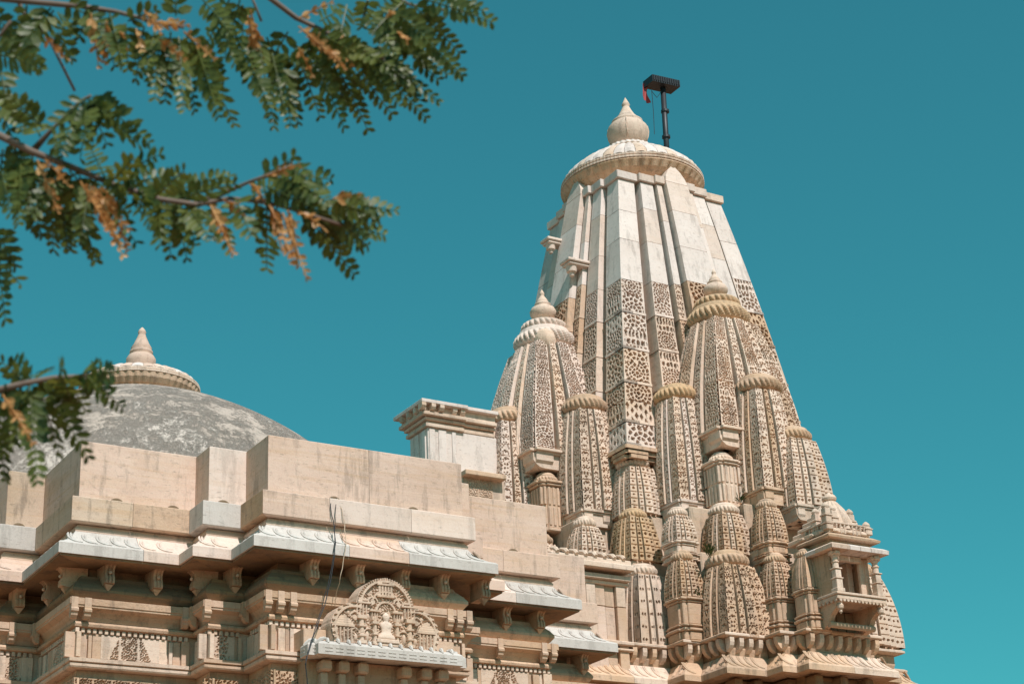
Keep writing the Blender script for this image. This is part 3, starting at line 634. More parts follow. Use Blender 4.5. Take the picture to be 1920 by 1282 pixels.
def wall_bits():
    for i in (2, 4, 6, 8, 10, 12, 3, 5, 7, 14):
        a, u, n, L = seg_info(HP, i)
        mb = MB()                                  # dentil row under the ring moulding
        for s in np.arange(.05, L-.05, .062):
            for q in (0, 1):
                p = a+u*s+n*(-.085); p2 = a+u*(s+.036)+n*(-.045); mb.box(min(p[0], p2[0]), max(p[0], p2[0]), min(p[1], p2[1]), max(p[1], p2[1]), 6.262+.02*q, 6.308, .003); break
        mb.build('dentil_row', 'pale', hall)['kind'] = 'stuff'
        w = [.09, .05, .13, .05, .1]
        s = .0; k = 0
        ends = (.33 if L > 1 else L*.4)
        for e in (0, 1):
            s = 0; k = 0
            while s < ends:
                ww = w[(k+i) % 5]; off = [-.052, -.072, -.045, -.066, -.058][k % 5]
                s0, s1 = (s, s+ww-.012) if e == 0 else (L-s-ww+.012, L-s)
                p, p2 = a+u*(s0+(-.05 if s0 == 0 else 0))+n*(-.1), a+u*s1+n*off
                mb = MB(); mb.box(min(p[0], p2[0]), max(p[0], p2[0]), min(p[1], p2[1]), max(p[1], p2[1]), 6.0+.001*k, 6.262-.012*((k*7) % 3), .004); mb.build('pilaster', random.choice(['pale', 'pink']), hall)
                s += ww; k += 1
        # carved centre panels (wall and the course below the sill)
        for (z0, z1, off, frac) in ((6.01, 6.255, -.062, .62), (5.6, 5.80, -.062, .9)):
            Wd = L*frac if z0 > 5.9 else L*frac; Wd = max(.15, min(Wd, L-2*ends if z0 > 5.9 and L > 1 else Wd)); nu = int(Wd/.009); nv = int((z1-z0)/.009)
            U, V = np.meshgrid(np.linspace(0, Wd, nu), np.linspace(0, z1-z0, nv)); cell = .2
            H = carve(U % cell, V, cell, 11+i, 'lattice', .12)
            if z0 > 5.9: H *= (np.abs(U-Wd/2) < Wd*.36*(1-.5*V/(z1-z0)))
            H[0] = H[-1] = 0; H[:, 0] = H[:, -1] = 0
            s0 = (L-Wd)/2; XY = a[None, None]+u[None, None]*(s0+U)[..., None]+n[None, None]*(off-.03*H)[..., None]
            mb = MB(); mb.grid(np.concatenate([XY, (z0+V)[..., None]], -1))
            p, p2 = a+u*s0+n*(-.12), a+u*(s0+Wd)+n*(off-.034); mb.box(min(p[0], p2[0]), max(p[0], p2[0]), min(p[1], p2[1]), max(p[1], p2[1]), z0, z1, .002)
            mb.build('carved_panel', 'pale' if z0 > 5.9 else 'tan', hall)
wall_bits()
# drain openings on the ledge
for px, py, i in ((219, 937, 4), (325, 948, 4), (419, 938, 6), (627, 933, 8), (775, 953, 8), (36, 978, 2), (962, 1027, 12)):
    a, u, n, L = seg_info(HP, i); s = sx(px, py, i); mb = MB(); pl = [(.075*math.cos(t), .055*math.sin(t)) for t in np.linspace(0, math.pi, 10)]
    mb.prism(pl, lambda p: (*(a+u*(s+p[0])+n*.004), 7.664+p[1]), lambda p: (*(a+u*(s+p[0])+n*(-.02)), 7.664+p[1])); mb.build('drain_mouth', 'mud', hall)
# solid interior and roof so that no daylight passes
for (x0, x1, y0, y1) in ((2.0, 15.1, 20.9, 25.5), (5.95, 11.15, 18.05, 28.4), (7.68, 9.42, 17.1, 29.3), (11.2, 12.85, 19.75, 26.7), (3, 5.95, 20.5, 26)):
    mb = MB(); mb.box(x0, x1, y0, y1, .01, 7.62); mb.build('hall_core', 'brown', hall)
# right hand wall between hall and tower, with flutes and cornice
kp = (13.12, 15.0)
mb = MB(); mb.box(13.0, 14.62, 20.72, 22.5, .02, 8.62); mb.build('link_wall', 'pink', hall)
for j in range(7):
    x0 = 13.42+j*.17
    for (z0, z1) in ((7.0, 7.42), (7.46, 7.5), (7.56, 8.05), (8.06, 8.36)):
        mb = MB(); o = .05*((j % 3)-1); mb.box(x0, x0+.155, 20.66+o*.5, 20.73, z0, z1, .006); mb.build('wall_flute', random.choice(['pink', 'cream', 'pale']), hall)
for (z0, z1, o) in ((7.42, 7.46, .12), (7.5, 7.56, .14), (8.36, 8.42, .10), (8.42, 8.5, .16), (8.55, 8.64, .26), (8.64, 8.72, .2)):
    mb = MB(); mb.box(13.3, 14.66, 20.72-o, 20.75, z0, z1-.002, .012); mb.build('cornice_block', 'pale', hall)
mb = MB()
for j in range(8): mb.tube([(13.4+j*.16, 20.5, 8.72), (13.4+j*.16, 20.55, 8.77), (13.4+j*.16, 20.68, 8.82)], [.03, .035, .02], 6)
mb.build('crest_row', 'pale', hall)
# ------------------------------------------------------------------ shaped gable panel with seated figure
def gable():
    Y0 = 16.50; cx0 = 8.575; zb = 6.045; nx, nz = 190, 118; Wd, Hh = 1.30, .74
    U, V = np.meshgrid(np.linspace(-Wd/2, Wd/2, nx), np.linspace(0, Hh, nz)); H = np.zeros_like(U)
    def inside(g):
        return (np.hypot(U/(1), (V-.40)/1.0) < .335-g) | ((np.abs(np.abs(U)-.375) < 9) & (np.hypot(np.abs(U)-.36, V-.17) < .27-g)) | ((np.abs(U) < .60-g) & (V < .2-g*.3))
    ins = inside(0); rim = ins & ~inside(.055)
    H[ins] = .012; H[rim] = .05
    ang = np.arctan2(V-.4, U); bead = rim & ~inside(.03) & (np.sin(ang*70) > 0); H[bead] = .03
    def bump(cx, cz, rx, rz, h, base=.0):
        q = 1-((np.abs(U)-cx if cx > 0 else U)/rx)**2-((V-cz)/rz)**2; return np.where(q > 0, base+h*np.sqrt(np.maximum(q, 0)), 0)
    def col(cx, w, z0, z1, h, rings=()):
        nonlocal H
        d = (np.abs(U)-cx)/w; q = np.where((np.abs(d) < 1) & (V > z0) & (V < z1), .015+h*np.sqrt(np.maximum(0, 1-d*d)), 0); H = np.maximum(H, q)
        for zr, wr, hr in rings:
            q = np.where((np.abs(np.abs(U)-cx) < w*wr) & (np.abs(V-zr) < hr), h*1.25+.015, 0); H = np.maximum(H, q)
    # outer kiosks with balusters and stepped roof
    for k in range(5): col(.40+k*.042, .014, .0, .17, .035)
    for k, (w, z) in enumerate(((.12, .19), (.105, .215), (.085, .24), (.06, .265), (.035, .29))):
        H = np.maximum(H, np.where((np.abs(np.abs(U)-.485) < w) & (np.abs(V-z) < .013), .05-.004*k, 0))
    # middle columns
    col(.28, .032, 0, .3, .04, ((.03, 1.5, .02), (.1, 1.3, .012), (.2, 1.4, .012), (.29, 1.7, .02)))
    for k in range(4): col(.225+k*.037, .012, .31, .43, .035)
    H = np.maximum(H, np.where((np.abs(np.abs(U)-.28) < .1) & (np.abs(V-.445) < .014), .055, 0)); H = np.maximum(H, np.where((np.abs(np.abs(U)-.28) < .075) & (np.abs(V-.475) < .013), .05, 0))
    H = np.maximum(H, bump(.28, .51, .05, .035, .04))
    # inner columns of the niche
    col(.13, .026, 0, .3, .045, ((.03, 1.5, .02), (.12, 1.3, .01), (.24, 1.5, .014)))
    for k in range(3): col(.10+k*.03, .010, .27, .36, .035)
    H = np.maximum(H, np.where((np.abs(np.abs(U)-.13) < .06) & (np.abs(V-.37) < .012), .06, 0))
    # arches
    for (c, z, r0, r1) in ((0, .36, .10, .125), (.15, .46, .045, .065), (.15, .46, .0, .028), (.36, .28, .05, .07), (.36, .28, 0, .03), (0, .42, .155, .175), (.2, .12, .05, .065), (.36, .12, .04, .055)):
        d = np.hypot((np.abs(U)-c) if c else U, V-z); H = np.maximum(H, np.where((d > r0) & (d < r1) & ((V > z) | (r0 == 0)), .045, 0))
    # top kiosk
    for k in range(5): H = np.maximum(H, np.where((np.abs(U-(-.07+.035*k)) < .012) & (V > .55) & (V < .65), .045, 0))
    H = np.maximum(H, np.where((np.abs(U) < .10) & (np.abs(V-.535) < .012), .05, 0)); H = np.maximum(H, np.where((np.abs(U) < .10) & (np.abs(V-.663) < .013), .055, 0)); H = np.maximum(H, np.where((np.abs(U) < .07) & (np.abs(V-.69) < .01), .05, 0))
    # small attendants, scrolls
    for (c, z, rx, rz, h) in ((.215, .10, .028, .07, .04), (.215, .185, .02, .022, .045), (.345, .08, .025, .05, .035), (.345, .15, .018, .02, .04), (.2, .31, .03, .04, .03), (.43, .33, .03, .03, .03)): H = np.maximum(H, bump(c, z, rx, rz, h))
    scr = (np.sin(U*95+2.2*np.sin(V*60))*np.sin(V*105+2.*np.sin(U*55)) > .12) & ins & (H < .0125); H[scr] = .032
    H = np.where(ins, np.maximum(H, .012), H)
    XX = cx0+U; base = np.stack([XX, Y0-H, zb+V], -1)
    I = np.arange(nx*nz).reshape(nz, nx); q = np.stack([I[:-1, :-1], I[:-1, 1:], I[1:, 1:], I[1:, :-1]], -1).reshape(-1, 4)
    ok = ins.ravel(); q = q[ok[q].all(1)]
    mb = MB(); mb.add(base.reshape(-1, 3), q.tolist())
    # solid slab behind, following the outline
    th = np.linspace(0, math.pi, 60); out = []
    for t in np.linspace(0, math.pi, 90):
        dx, dz = math.cos(t), math.sin(t); r = 0.
        for rr in np.linspace(.1, .8, 141):
            u_, v_ = dx*rr, dz*rr
            if math.hypot(u_, v_-.40) < .335 or math.hypot(abs(u_)-.36, v_-.17) < .27 or (abs(u_) < .60 and v_ < .2): r = rr
        out.append((dx*r, dz*r))
    mb.prism(out, lambda p: (cx0+p[0]*.995, Y0-.008, zb+p[1]*.995), lambda p: (cx0+p[0]*1.0, Y0+.22, zb+p[1]))
    r = mb.build('gable_panel', 'pale', hall, label='arched relief panel carved with pillars and a seated figure')
    # seated cross legged figure, one mesh
    mb = MB(); rows = []
    prof = [(.0, .115, .05), (.02, .12, .06), (.045, .11, .06), (.065, .075, .05), (.09, .06, .045), (.13, .068, .048), (.165, .085, .05), (.19, .07, .04), (.205, .03, .028), (.215, .03, .03), (.24, .045, .042), (.265, .046, .044), (.285, .036, .036), (.30, .016, .018), (.31, .004, .004)]
    n = 20
    for z, a, b in prof: rows.append([(cx0+a*math.cos(t)*.9, Y0-.035-b*.75*math.sin(t)*(1 if math.sin(t) > 0 else .4), zb+.07+z*.95) for t in np.linspace(0, 2*math.pi, n, endpoint=False)])
    V_ = np.array(rows).reshape(-1, 3); fs = [(i*n+j, i*n+(j+1) % n, (i+1)*n+(j+1) % n, (i+1)*n+j) for i in range(len(prof)-1) for j in range(n)]
    mb.add(V_, fs+[tuple(range(n))[::-1]])
    mb.build('seated_figure', 'pale', r, smooth=True)
    mb = MB(); mb.box(cx0-.13, cx0+.13, Y0-.09, Y0, zb+.03, zb+.07); mb.box(cx0-.15, cx0+.15, Y0-.075, Y0, zb-.0, zb+.03); mb.build('throne', 'pale', r)
    # projecting shelf below (small eave) with leaf crest
    SP = [(7.72, 16.60), (7.72, 16.48), (7.80, 16.48), (7.80, 16.40), (9.36, 16.40), (9.36, 16.48), (9.44, 16.48), (9.44, 16.60)]
    for i in range(len(SP)-1):
        a, u, n_, L = seg_info(SP, i); prf = [(.06, 5.885), (.06, 5.99), (.04, 6.01), (-.02, 6.04), (-.10, 6.055), (-.35, 6.055), (-.35, 5.92), (.0, 5.88)]
        mb = band(SP, i, prf)
        k = max(1, int(L/.115))
        for j in range(k):
            s = (j+.5)*L/k
            p = [(*(a+u*(s+.03*q)+n_*(.05-.12*q)), 6.005+.06*math.sin(q*math.pi*.6)) for q in np.linspace(0, 1, 5)]; mb.tube(p, [.008, .018, .022, .018, .008], 6)
            for w_, zz_ in ((.035, 5.955), (.035, 5.92)):
                for sg in (-1, 1):
                    c = a+u*(s+sg*.022)+n_*.062; mb.box(c[0]-abs(u[0])*.017-.003, c[0]+abs(u[0])*.017+.003, c[1]-abs(u[1])*.017-.003, c[1]+abs(u[1])*.017+.003, zz_-.006, zz_+.006, .001)
        mb.build('shelf_block', 'greywhite', r)
    for x0 in (7.86, 8.06, 8.28, 8.78, 9.02, 9.22):
        mb = MB(); mb.box(x0, x0+.12, 16.5, 16.75, 5.76, 5.875, .02); mb.box(x0+.02, x0+.10, 16.56, 16.75, 5.5, 5.76, .015); mb.build('corbel', 'pink', r)
    mb = MB(); mb.box(7.75, 9.4, 16.64, 16.95, 5.3, 5.9); mb.build('porch_wall', 'tan', r)
    mb = MB(); mb.box(7.7, 9.46, 16.60, 16.9, 5.995, 6.2); mb.build('shelf_back', 'pink', r)
gable()
# ------------------------------------------------------------------ dome
DX, DY, DZ, DR = 8.2, 23.2, 7.03, 4.02
pr = [(DR*math.sin(t), DZ+DR*math.cos(t)+.02*math.sin(9*t)) for t in np.linspace(math.pi*.5, .19, 40)]
mb = MB(); mb.lathe(pr, DX, DY, 96); dome = mb.build('dome', 'plaster', hall, smooth=True, label='grey weathered plaster dome with flaking patches')
zc = DZ+DR*math.cos(.19)
mb = MB(); mb.lathe([(.80, zc-.1), (.83, zc-.02), (.79, zc+.05), (.75, zc+.09)], DX, DY, 64); mb.build('dome_collar', 'tan', dome)
mb = MB(); mb.lathe([(.74, zc+.06), (.79, zc+.10), (.84, zc+.17), (.85, zc+.24), (.83, zc+.25)], DX, DY, 48*5, 48, lambda z: .03); cp = mb.build('dome_cap', 'tan', dome)
mb = MB(); mb.lathe([(.835, zc+.245), (.855, zc+.25), (.855, zc+.275), (.84, zc+.28), (.85, zc+.285), (.848, zc+.31), (.81, zc+.32)], DX, DY, 100*3, 100, lambda z: .008); mb.build('rim_band', 'pale', cp)
for k in range(32):
    t0 = 2*math.pi*k/32; rows = []; mb = MB()
    for r, z in ((.825, .315), (.79, .36), (.68, .42), (.5, .475), (.3, .5)): rows.append([(DX+r*math.cos(t0+a*.096), DY+r*math.sin(t0+a*.096), zc+z+.012*(1-a*a)) for a in (-1, -.5, 0, .5, 1)])
    mb.grid(np.array(rows)); mb.build('petal', random.choice(['white', 'cream', 'pale']), cp, smooth=True)
mb = MB(); mb.lathe([(.81, zc+.30), (.66, zc+.40), (.3, zc+.49), (.2, zc+.5)], DX, DY, 48); mb.build('cap_core', 'cream', cp)
mb = MB(); mb.lathe([(r, zc+.49+z) for r, z in ((.19, 0), (.20, .03), (.17, .06), (.185, .12), (.21, .2), (.21, .26), (.18, .31), (.15, .335), (.165, .35), (.165, .38), (.14, .41), (.15, .43), (.11, .5), (.06, .62), (.05, .66), (.06, .68), (.045, .72), (.012, .76))], DX, DY, 32); mb.build('finial', 'cream', cp, smooth=True)
# ------------------------------------------------------------------ white roof wall on the tower axis
rw = MB(); rw.box(12.72, 13.95, 22.92, 23.5, 7.5, 11.28, .01); rwo = rw.build('roof_wall', 'white', tower, label='white block wall with overhanging cornice behind the parapet')
for x0, w in ((12.74, .1), (12.9, .14), (13.14, .07)):
    mb = MB(); mb.box(x0, x0+w, 22.90, 22.95, 9, 11.27, .006); mb.build('pilaster', 'white', rwo)
for y0 in (22.98, 23.2, 23.36):
    mb = MB(); mb.box(12.70, 12.75, y0, y0+.1, 9, 11.26, .006); mb.build('pilaster', 'white', rwo)
for k, (o, z0, z1) in enumerate(((.05, 11.28, 11.34), (.02, 11.34, 11.38), (.07, 11.38, 11.43), (.13, 11.44, 11.50), (.19, 11.61, 11.67))):
    for (x0, x1, e) in ((12.72, 13.35, 0.), (13.35, 13.92, .04)):
        mb = MB(); mb.box(x0-o if x0 < 13 else x0+.003, x1, 22.92-o+e, 23.5+o-e, z0+.001, z1, .008); mb.build('cornice_block', ['pale', 'pale', 'cream', 'pale', 'white'][k], rwo)
mb = MB(); mb.box(12.62, 13.9, 22.85, 23.58, 11.5, 11.612); mb.build('cornice_back', 'pale', rwo)
for j, x0 in enumerate((12.53, 12.70, 12.85, 13.1, 13.24)):
    mb = MB(); mb.prism([(22.73, 11.61), (22.73, 11.56), (22.76, 11.52), (22.83, 11.505), (22.86, 11.505), (22.86, 11.61)], lambda p: (x0, p[0]+.01*(j > 2)*4, p[1]), lambda p: (x0+.075, p[0]+.01*(j > 2)*4, p[1])); mb.build('cornice_tab', 'pale', rwo)
for y0 in (22.78, 22.98, 23.2, 23.42):
    mb = MB(); mb.box(12.535, 12.63, y0, y0+.07, 11.505, 11.61, .01); mb.build('cornice_tab', 'pale', rwo)
# niche panel to its right
q0 = at(863, 880, y=22.6); q1 = at(918, 932, y=22.6)
mb = MB(); mb.box(q0[0], q1[0]+.25, 22.55, 22.9, 7.5, q0[2]-.06, .01); mb.build('niche_wall', 'pale', tower); mb = MB(); mb.box(q0[0]-.02, q1[0]+.2, 22.40, 22.8, q0[2]-.13, q0[2]-.05, .01); mb.build('niche_lintel', 'tan', tower)
nu, nv = 70, 50; U, V = np.meshgrid(np.linspace(0, .5, nu), np.linspace(0, .4, nv)); H = carve(U % .25, V, .25, 5, 'lattice', .14)
mb = MB(); mb.grid(np.stack([q0[0]+.02+U, 22.54+.03*H, q1[2]-.1+V], -1)); mb.build('carved_panel', 'pink', tower)
# ------------------------------------------------------------------ tower base: ledge, coffered course, eave
TP = [(CX-3.6, CY-2.55), (CX-1.91, CY-2.55), (CX-1.91, CY-2.95), (CX-1.62, CY-2.95), (CX-1.62, CY-3.54), (CX-.92, CY-3.54), (CX-.92, CY-3.88), (CX-.66, CY-3.88), (CX-.66, CY-4.13), (CX+.66, CY-4.13), (CX+.66, CY-3.88), (CX+.92, CY-3.88), (CX+.92, CY-3.54), (CX+1.62, CY-3.54), (CX+1.62, CY-2.95), (CX+1.91, CY-2.95), (CX+1.91, CY-2.55), (CX+2.57, CY-2.55), (CX+2.57, CY-1.2)]
B_ = -.4
def tm(*c): return lambda i, j: c[(i*3+j) % len(c)]
run('ledge_block', TP, [(-.06, 7.505), (.02, 7.515), (.05, 7.53), (.05, 7.555), (.02, 7.575), (-.05, 7.59), (B_, 7.59), (B_, 7.505)], tm('pale', 'tan'), tower, .5)
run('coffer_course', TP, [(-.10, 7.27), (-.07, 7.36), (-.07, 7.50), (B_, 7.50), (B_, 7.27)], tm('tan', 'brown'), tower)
EV2 = [(.17, 6.95), (.17, 7.03), (.155, 7.05), (.10, 7.09), (.04, 7.15), (-.02, 7.235), (-.06, 7.265), (B_, 7.265), (B_, 7.0), (.08, 6.965)]
run('eave_block', TP, EV2, tm('tan', 'pale', 'tan'), tower, .8, extra=hooks([(-.04, 7.25), (-.02, 7.235), (.04, 7.15), (.10, 7.09), (.15, 7.052)], .12))
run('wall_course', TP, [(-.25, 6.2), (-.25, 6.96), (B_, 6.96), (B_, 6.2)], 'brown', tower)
run('base_course', TP, [(.0, .02), (.0, 6.0), (-.2, 6.198), (B_, 6.198), (B_, .02)], 'tan', tower)
for (a, b) in ((2.2, 2.2), (1.3, 3.2), (.5, 3.8)):
    mb = MB(); mb.box(CX-a, CX+a, CY-b, CY+b, .03, 7.33); mb.box(CX-b, CX+b, CY-a, CY+a, .033, 7.327); mb.build('base_core', 'brown', tower)
for i in range(0, 10):                            # corbel tabs under the ledge
    a, u, n, L = seg_info(TP, i)
    for s in np.arange(.04 if abs(u[0]) > .5 else .05, L-.05, .17):
        if i == 0 and s < .9: continue
        mb = MB(); f = lambda ss: (lambda p: (*(a+u*ss+n*p[0]), p[1]))
        mb.prism([(-.075, 7.502), (.035, 7.502), (.035, 7.44), (.02, 7.39), (-.01, 7.35), (-.075, 7.31)], f(s), f(s+.075)); mb.build('corbel', random.choice(['pale', 'tan']), tower)
for i in range(0, 10):
    a, u, n, L = seg_info(TP, i)
    if abs(u[0]) < .5 or L < .5: continue
    for t in ((.3, .8) if L < 1 else (.15, .5, .85)):
        if i == 0 and t < .6: continue
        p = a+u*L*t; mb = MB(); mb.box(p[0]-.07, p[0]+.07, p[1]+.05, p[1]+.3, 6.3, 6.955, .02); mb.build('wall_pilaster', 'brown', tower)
# ------------------------------------------------------------------ balcony
def balcony():
    yF, yB, hw = CY-4.62, CY-3.9, .43; x0, x1 = CX-hw, CX+hw
    mb = MB(); mb.box(x0-.02, x1+.02, yF, yB, 7.90, 7.96, .008); mb.box(x0-.035, x1+.035, yF-.02, yB, 7.962, 8.0, .008); r = mb.build('balcony', 'pale', tower, label='small projecting balcony with pillars and dark opening')
    mb = MB()
    for j in range(13):                            # scalloped apron
        x = x0+.03+j*(2*hw-.06)/12; mb.prism([(.026*math.cos(t), .035*math.sin(t)) for t in np.linspace(math.pi, 2*math.pi, 7)], lambda p: (x+p[0], yF-.008, 7.90+p[1]), lambda p: (x+p[0], yF+.02, 7.90+p[1]))
    for j in range(8):
        y = yF+.05+j*.085; mb.prism([(.026*math.cos(t), .035*math.sin(t)) for t in np.linspace(math.pi, 2*math.pi, 7)], lambda p: (x0-.028, y+p[0], 7.90+p[1]), lambda p: (x0, y+p[0], 7.90+p[1]))
    mb.build('scalloped_apron', 'pale', r)['kind'] = 'stuff'
    def pillar(x, y, side=False):
        mb = MB()
        for w, a, b in ((.07, 8.0, 8.06), (.055, 8.06, 8.19), (.068, 8.19, 8.21), (.05, 8.21, 8.33), (.066, 8.33, 8.35)): mb.box(x-w, x+w, y-w, y+w, a+.001, b, .006)
        mb.lathe([(.047, 8.35), (.045, 8.43), (.058, 8.435), (.058, 8.45), (.042, 8.455), (.042, 8.5), (.055, 8.515), (.055, 8.53)], x, y, 12)
        mb.box(x-.09, x+.09, y-.05, y+.05, 8.53, 8.60, .02); mb.box(x-.05, x+.05, y-.09, y+.09, 8.531, 8.601, .02); mb.build('pillar', 'pale', r)
    pillar(x0+.06, yF+.06); pillar(x1-.06, yF+.06); pillar(x0+.07, yB-.12); pillar(x1-.07, yB-.12)
    mb = MB(); mb.box(x0+.10, x0+.19, yB-.1, yB+.3, 8.0, 8.6); mb.box(x1-.22, x1-.12, yB-.25, yB+.3, 8.0, 8.6); mb.box(x0+.02, x1-.02, yB-.02, yB+.3, 8.50, 8.62); mb.build('door_frame', 'pale', r)
    mb = MB(); mb.box(x0, x0+.06, yF+.35, yB+.6, 8.0, 8.6); mb.box(x1-.06, x1, yF+.3, yB+.6, 8.0, 8.6); mb.box(x0+.05, x1, yB-.02, yB+.6, 8.60, 8.66); mb.box(x0+.012, x0+.058, yF+.12, yF+.36, 8.001, 8.6); mb.build('side_wall', 'tan', r)
    mb = MB(); mb.box(x1-.21, x1-.10, yF+.22, yF+.28, 8.0, 8.6, .01); mb.box(x1-.12, x1-.05, yF+.20, yF+.30, 8.0, 8.6, .01); mb.box(x0+.08, x1-.2, yF+.17, yF+.25, 8.52, 8.601); mb.build('jamb', 'pale', r)
    # roof slabs
    pl = [(x0+.04, yB), (x0+.04, yF+.05), (x1-.04, yF+.05), (x1-.04, yB)]
    for i in range(3):
        a, u, n, L = seg_info(pl, i); k = max(1, int(L/.17))
        for j in range(k):
            mb = band(pl, i, [(.14, 8.605), (.145, 8.66), (.10, 8.69), (0, 8.73), (-.3, 8.73), (-.3, 8.61), (.05, 8.60)], j/k if j else 0, (j+1)/k if j+1 < k else 1, .004); mb.build('roof_slab', random.choice(['white', 'pale']), r)
    pl2 = [(x0+.02, yB), (x0+.02, yF+.08), (x1-.02, yF+.08), (x1-.02, yB)]
    for i in range(3):
        a, u, n, L = seg_info(pl2, i)
        mb = band(pl2, i, [(.07, 8.80), (.08, 8.83), (.0, 8.88), (-.06, 8.90), (-.3, 8.9), (-.3, 8.79), (-.02, 8.79)]); mb.build('upper_slab', 'tan', r)
    mb = MB(); mb.box(x0+.05, x1-.05, yF+.12, yB+.2, 8.73, 8.80); mb.build('roof_bed', 'tan', r)
    cx0, cy0 = CX, (yF+yB)/2+.08
    # pyramidal roof of stepped tiers with baluster rail and little kiosks
    for k in range(7):
        w = .40-.058*k; mb = MB(); mb.box(cx0-w, cx0+w, cy0-w*.85, cy0+w*.9+.2, 8.9+.083*k, 8.975+.083*k, .015)
        for sx_ in (-.66, 0, .66):
            if k < 5: mb.box(cx0+sx_*w-.05, cx0+sx_*w+.05, cy0-w*.85-.03, cy0, 8.9+.083*k, 8.95+.083*k, .015); mb.box(cx0-w-.03, cx0, cy0+sx_*w*.85-.05, cy0+sx_*w*.85+.05, 8.901+.083*k, 8.951+.083*k, .015)
        mb.build('roof_tier', 'pale', r)
    mb = MB(); mb.lathe([(.36, 8.98), (.33, 9.08), (.27, 9.22), (.2, 9.35), (.12, 9.45), (.06, 9.5)], cx0, cy0, 16*5, 16, lambda z: .13); mb.build('roof_bell', 'pale', r)
    mb = MB(); mb.lathe([(.06, 9.47), (.10, 9.5), (.11, 9.53), (.09, 9.57), (.05, 9.58), (.02, 9.62)], cx0, cy0, 20); mb.build('roof_knob', 'pale', r)
    mb = MB()
    for j in range(11):
        x = x0+.06+j*(2*hw-.12)/10; mb.lathe([(.016, 8.90), (.02, 8.94), (.013, 8.98), (.018, 9.02), (.018, 9.04)], x, yF+.11, 6)
    for j in range(6):
        y = yF+.15+j*.09; mb.lathe([(.016, 8.90), (.02, 8.94), (.013, 8.98), (.018, 9.02), (.018, 9.04)], x0+.055, y, 6)
    mb.box(x0+.03, x1-.03, yF+.09, yF+.13, 9.035, 9.06); mb.box(x0+.035, x0+.075, yF+.13, yB, 9.036, 9.061); mb.build('baluster_rail', 'pale', r)
    for (x, y, h) in ((x0+.06, yF+.13, .42), (x0+.24, yF+.2, .5), (x1-.06, yF+.14, .12), (x0+.12, yF+.42, .45), (x1-.25, yF+.25, .4)):
        mb = MB(); b = 8.93
        for (w, a, c) in ((.06, 0, .08), (.07, .08, .1), (.055, .1, .2), (.068, .2, .23), (.05, .23, .32)):
            if a < h: mb.box(x-w, x+w, y-w, y+w, b+a, b+min(c, h)-.002, .008)
        mb.lathe([(.05, b+min(h, .32)), (.06, b+min(h, .32)+.03), (.045, b+min(h, .32)+.06), (.012, b+min(h, .32)+.09)], x, y, 14); mb.build('roof_kiosk', 'pale', r)
    # support below the balcony: curved brackets, pendants, back panels
    for x in (x0+.06, x1-.06):
        mb = MB(); mb.prism([(yF+.05, 7.9), (yF+.10, 7.80), (yF+.22, 7.72), (yF+.3, 7.60), (yF+.42, 7.55), (yB, 7.55), (yB, 7.9)], lambda p: (x-.045, *p), lambda p: (x+.045, *p)); mb.build('bracket', 'tan', r)
        mb = MB(); mb.lathe([(.03, 7.9), (.045, 7.87), (.03, 7.85), (.05, 7.82), (.045, 7.78), (.02, 7.75), (.025, 7.73), (.006, 7.70)][::-1], x, yF+.06, 12); mb.build('pendant', 'pale', r)
    for j in range(4):
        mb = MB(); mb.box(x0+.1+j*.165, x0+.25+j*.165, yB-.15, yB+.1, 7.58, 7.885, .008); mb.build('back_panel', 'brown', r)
    mb = MB(); mb.tube([(x0+.02, yF+.28, 7.60), (x1-.02, yF+.28, 7.60)], .045, 10); mb.build('roll_moulding', 'pink', r)
balcony()
# ------------------------------------------------------------------ mast with board and flag
pb = at(1250, 278, y=CY+.02); mast = empty('flag_mast', (pb[0], pb[1], 17.0), 'dark iron mast with flat ribbed board and red flag beside the tower finial', 'mast')
ptop = at(1243, 165, y=CY+.02); dv = (ptop-pb)/(ptop[2]-pb[2]); foot = pb+dv*(16.85-pb[2])
mb = MB(); mb.tube([foot, ptop+dv*.06], .052, 14); mb.build('pole', 'iron', mast, smooth=True)
for px, py in ((1247, 209), (1249, 257)):
    c = at(px, py, y=CY+.02); mb = MB(); mb.lathe([(.05, c[2]-.03), (.078, c[2]-.025), (.078, c[2]+.02), (.05, c[2]+.025)], c[0], c[1], 14); mb.build('collar', 'iron', mast)
bx = at(1208, 158, y=CY+.02); bx2 = at(1272, 152, y=CY+.02); zt = ptop[2]
mb = MB(); hx = (bx2[0]-bx[0])/2*.78; mx = (bx[0]+bx2[0])/2
bz = lambda x: zt+.0+(x-mx)*.05
mb.prism([(-hx, .0), (hx, .0), (hx, .14), (-hx, .14)], lambda p: (mx+p[0], ptop[1]-.15, zt+p[1]+p[0]*.06), lambda p: (mx+p[0], ptop[1]+.15, zt+p[1]+p[0]*.06)); bo = mb.build('board', 'iron', mast)
mb = MB()
for j in range(12):
    x = -hx+.03+j*(2*hx-.06)/11; mb.box(mx+x-.012, mx+x+.012, ptop[1]-.17, ptop[1]-.148, zt+.02+x*.06, zt+.13+x*.06, .004)
mb.build('board_ribs', 'iron', bo)
mb = MB(); mb.lathe([(.05, zt+.14), (.06, zt+.17), (.03, zt+.2), (.02, zt+.23)], mx+.08, ptop[1], 12); mb.build('cap_knob', 'iron', mast)
mb = MB(); rows = []
for q in np.linspace(0, 1, 8): rows.append([(mx-hx-.03+.12*t+.02*math.sin(q*5+t*3), ptop[1]+.12+.04*math.sin(t*6+q*4), zt+.08-.40*q) for t in np.linspace(0, 1, 7)])
G = np.array(rows); mb.grid(G); mb.grid((G+np.array([0, .004, 0]))[:, ::-1]); mb.build('flag', 'flag', mast, smooth=True)
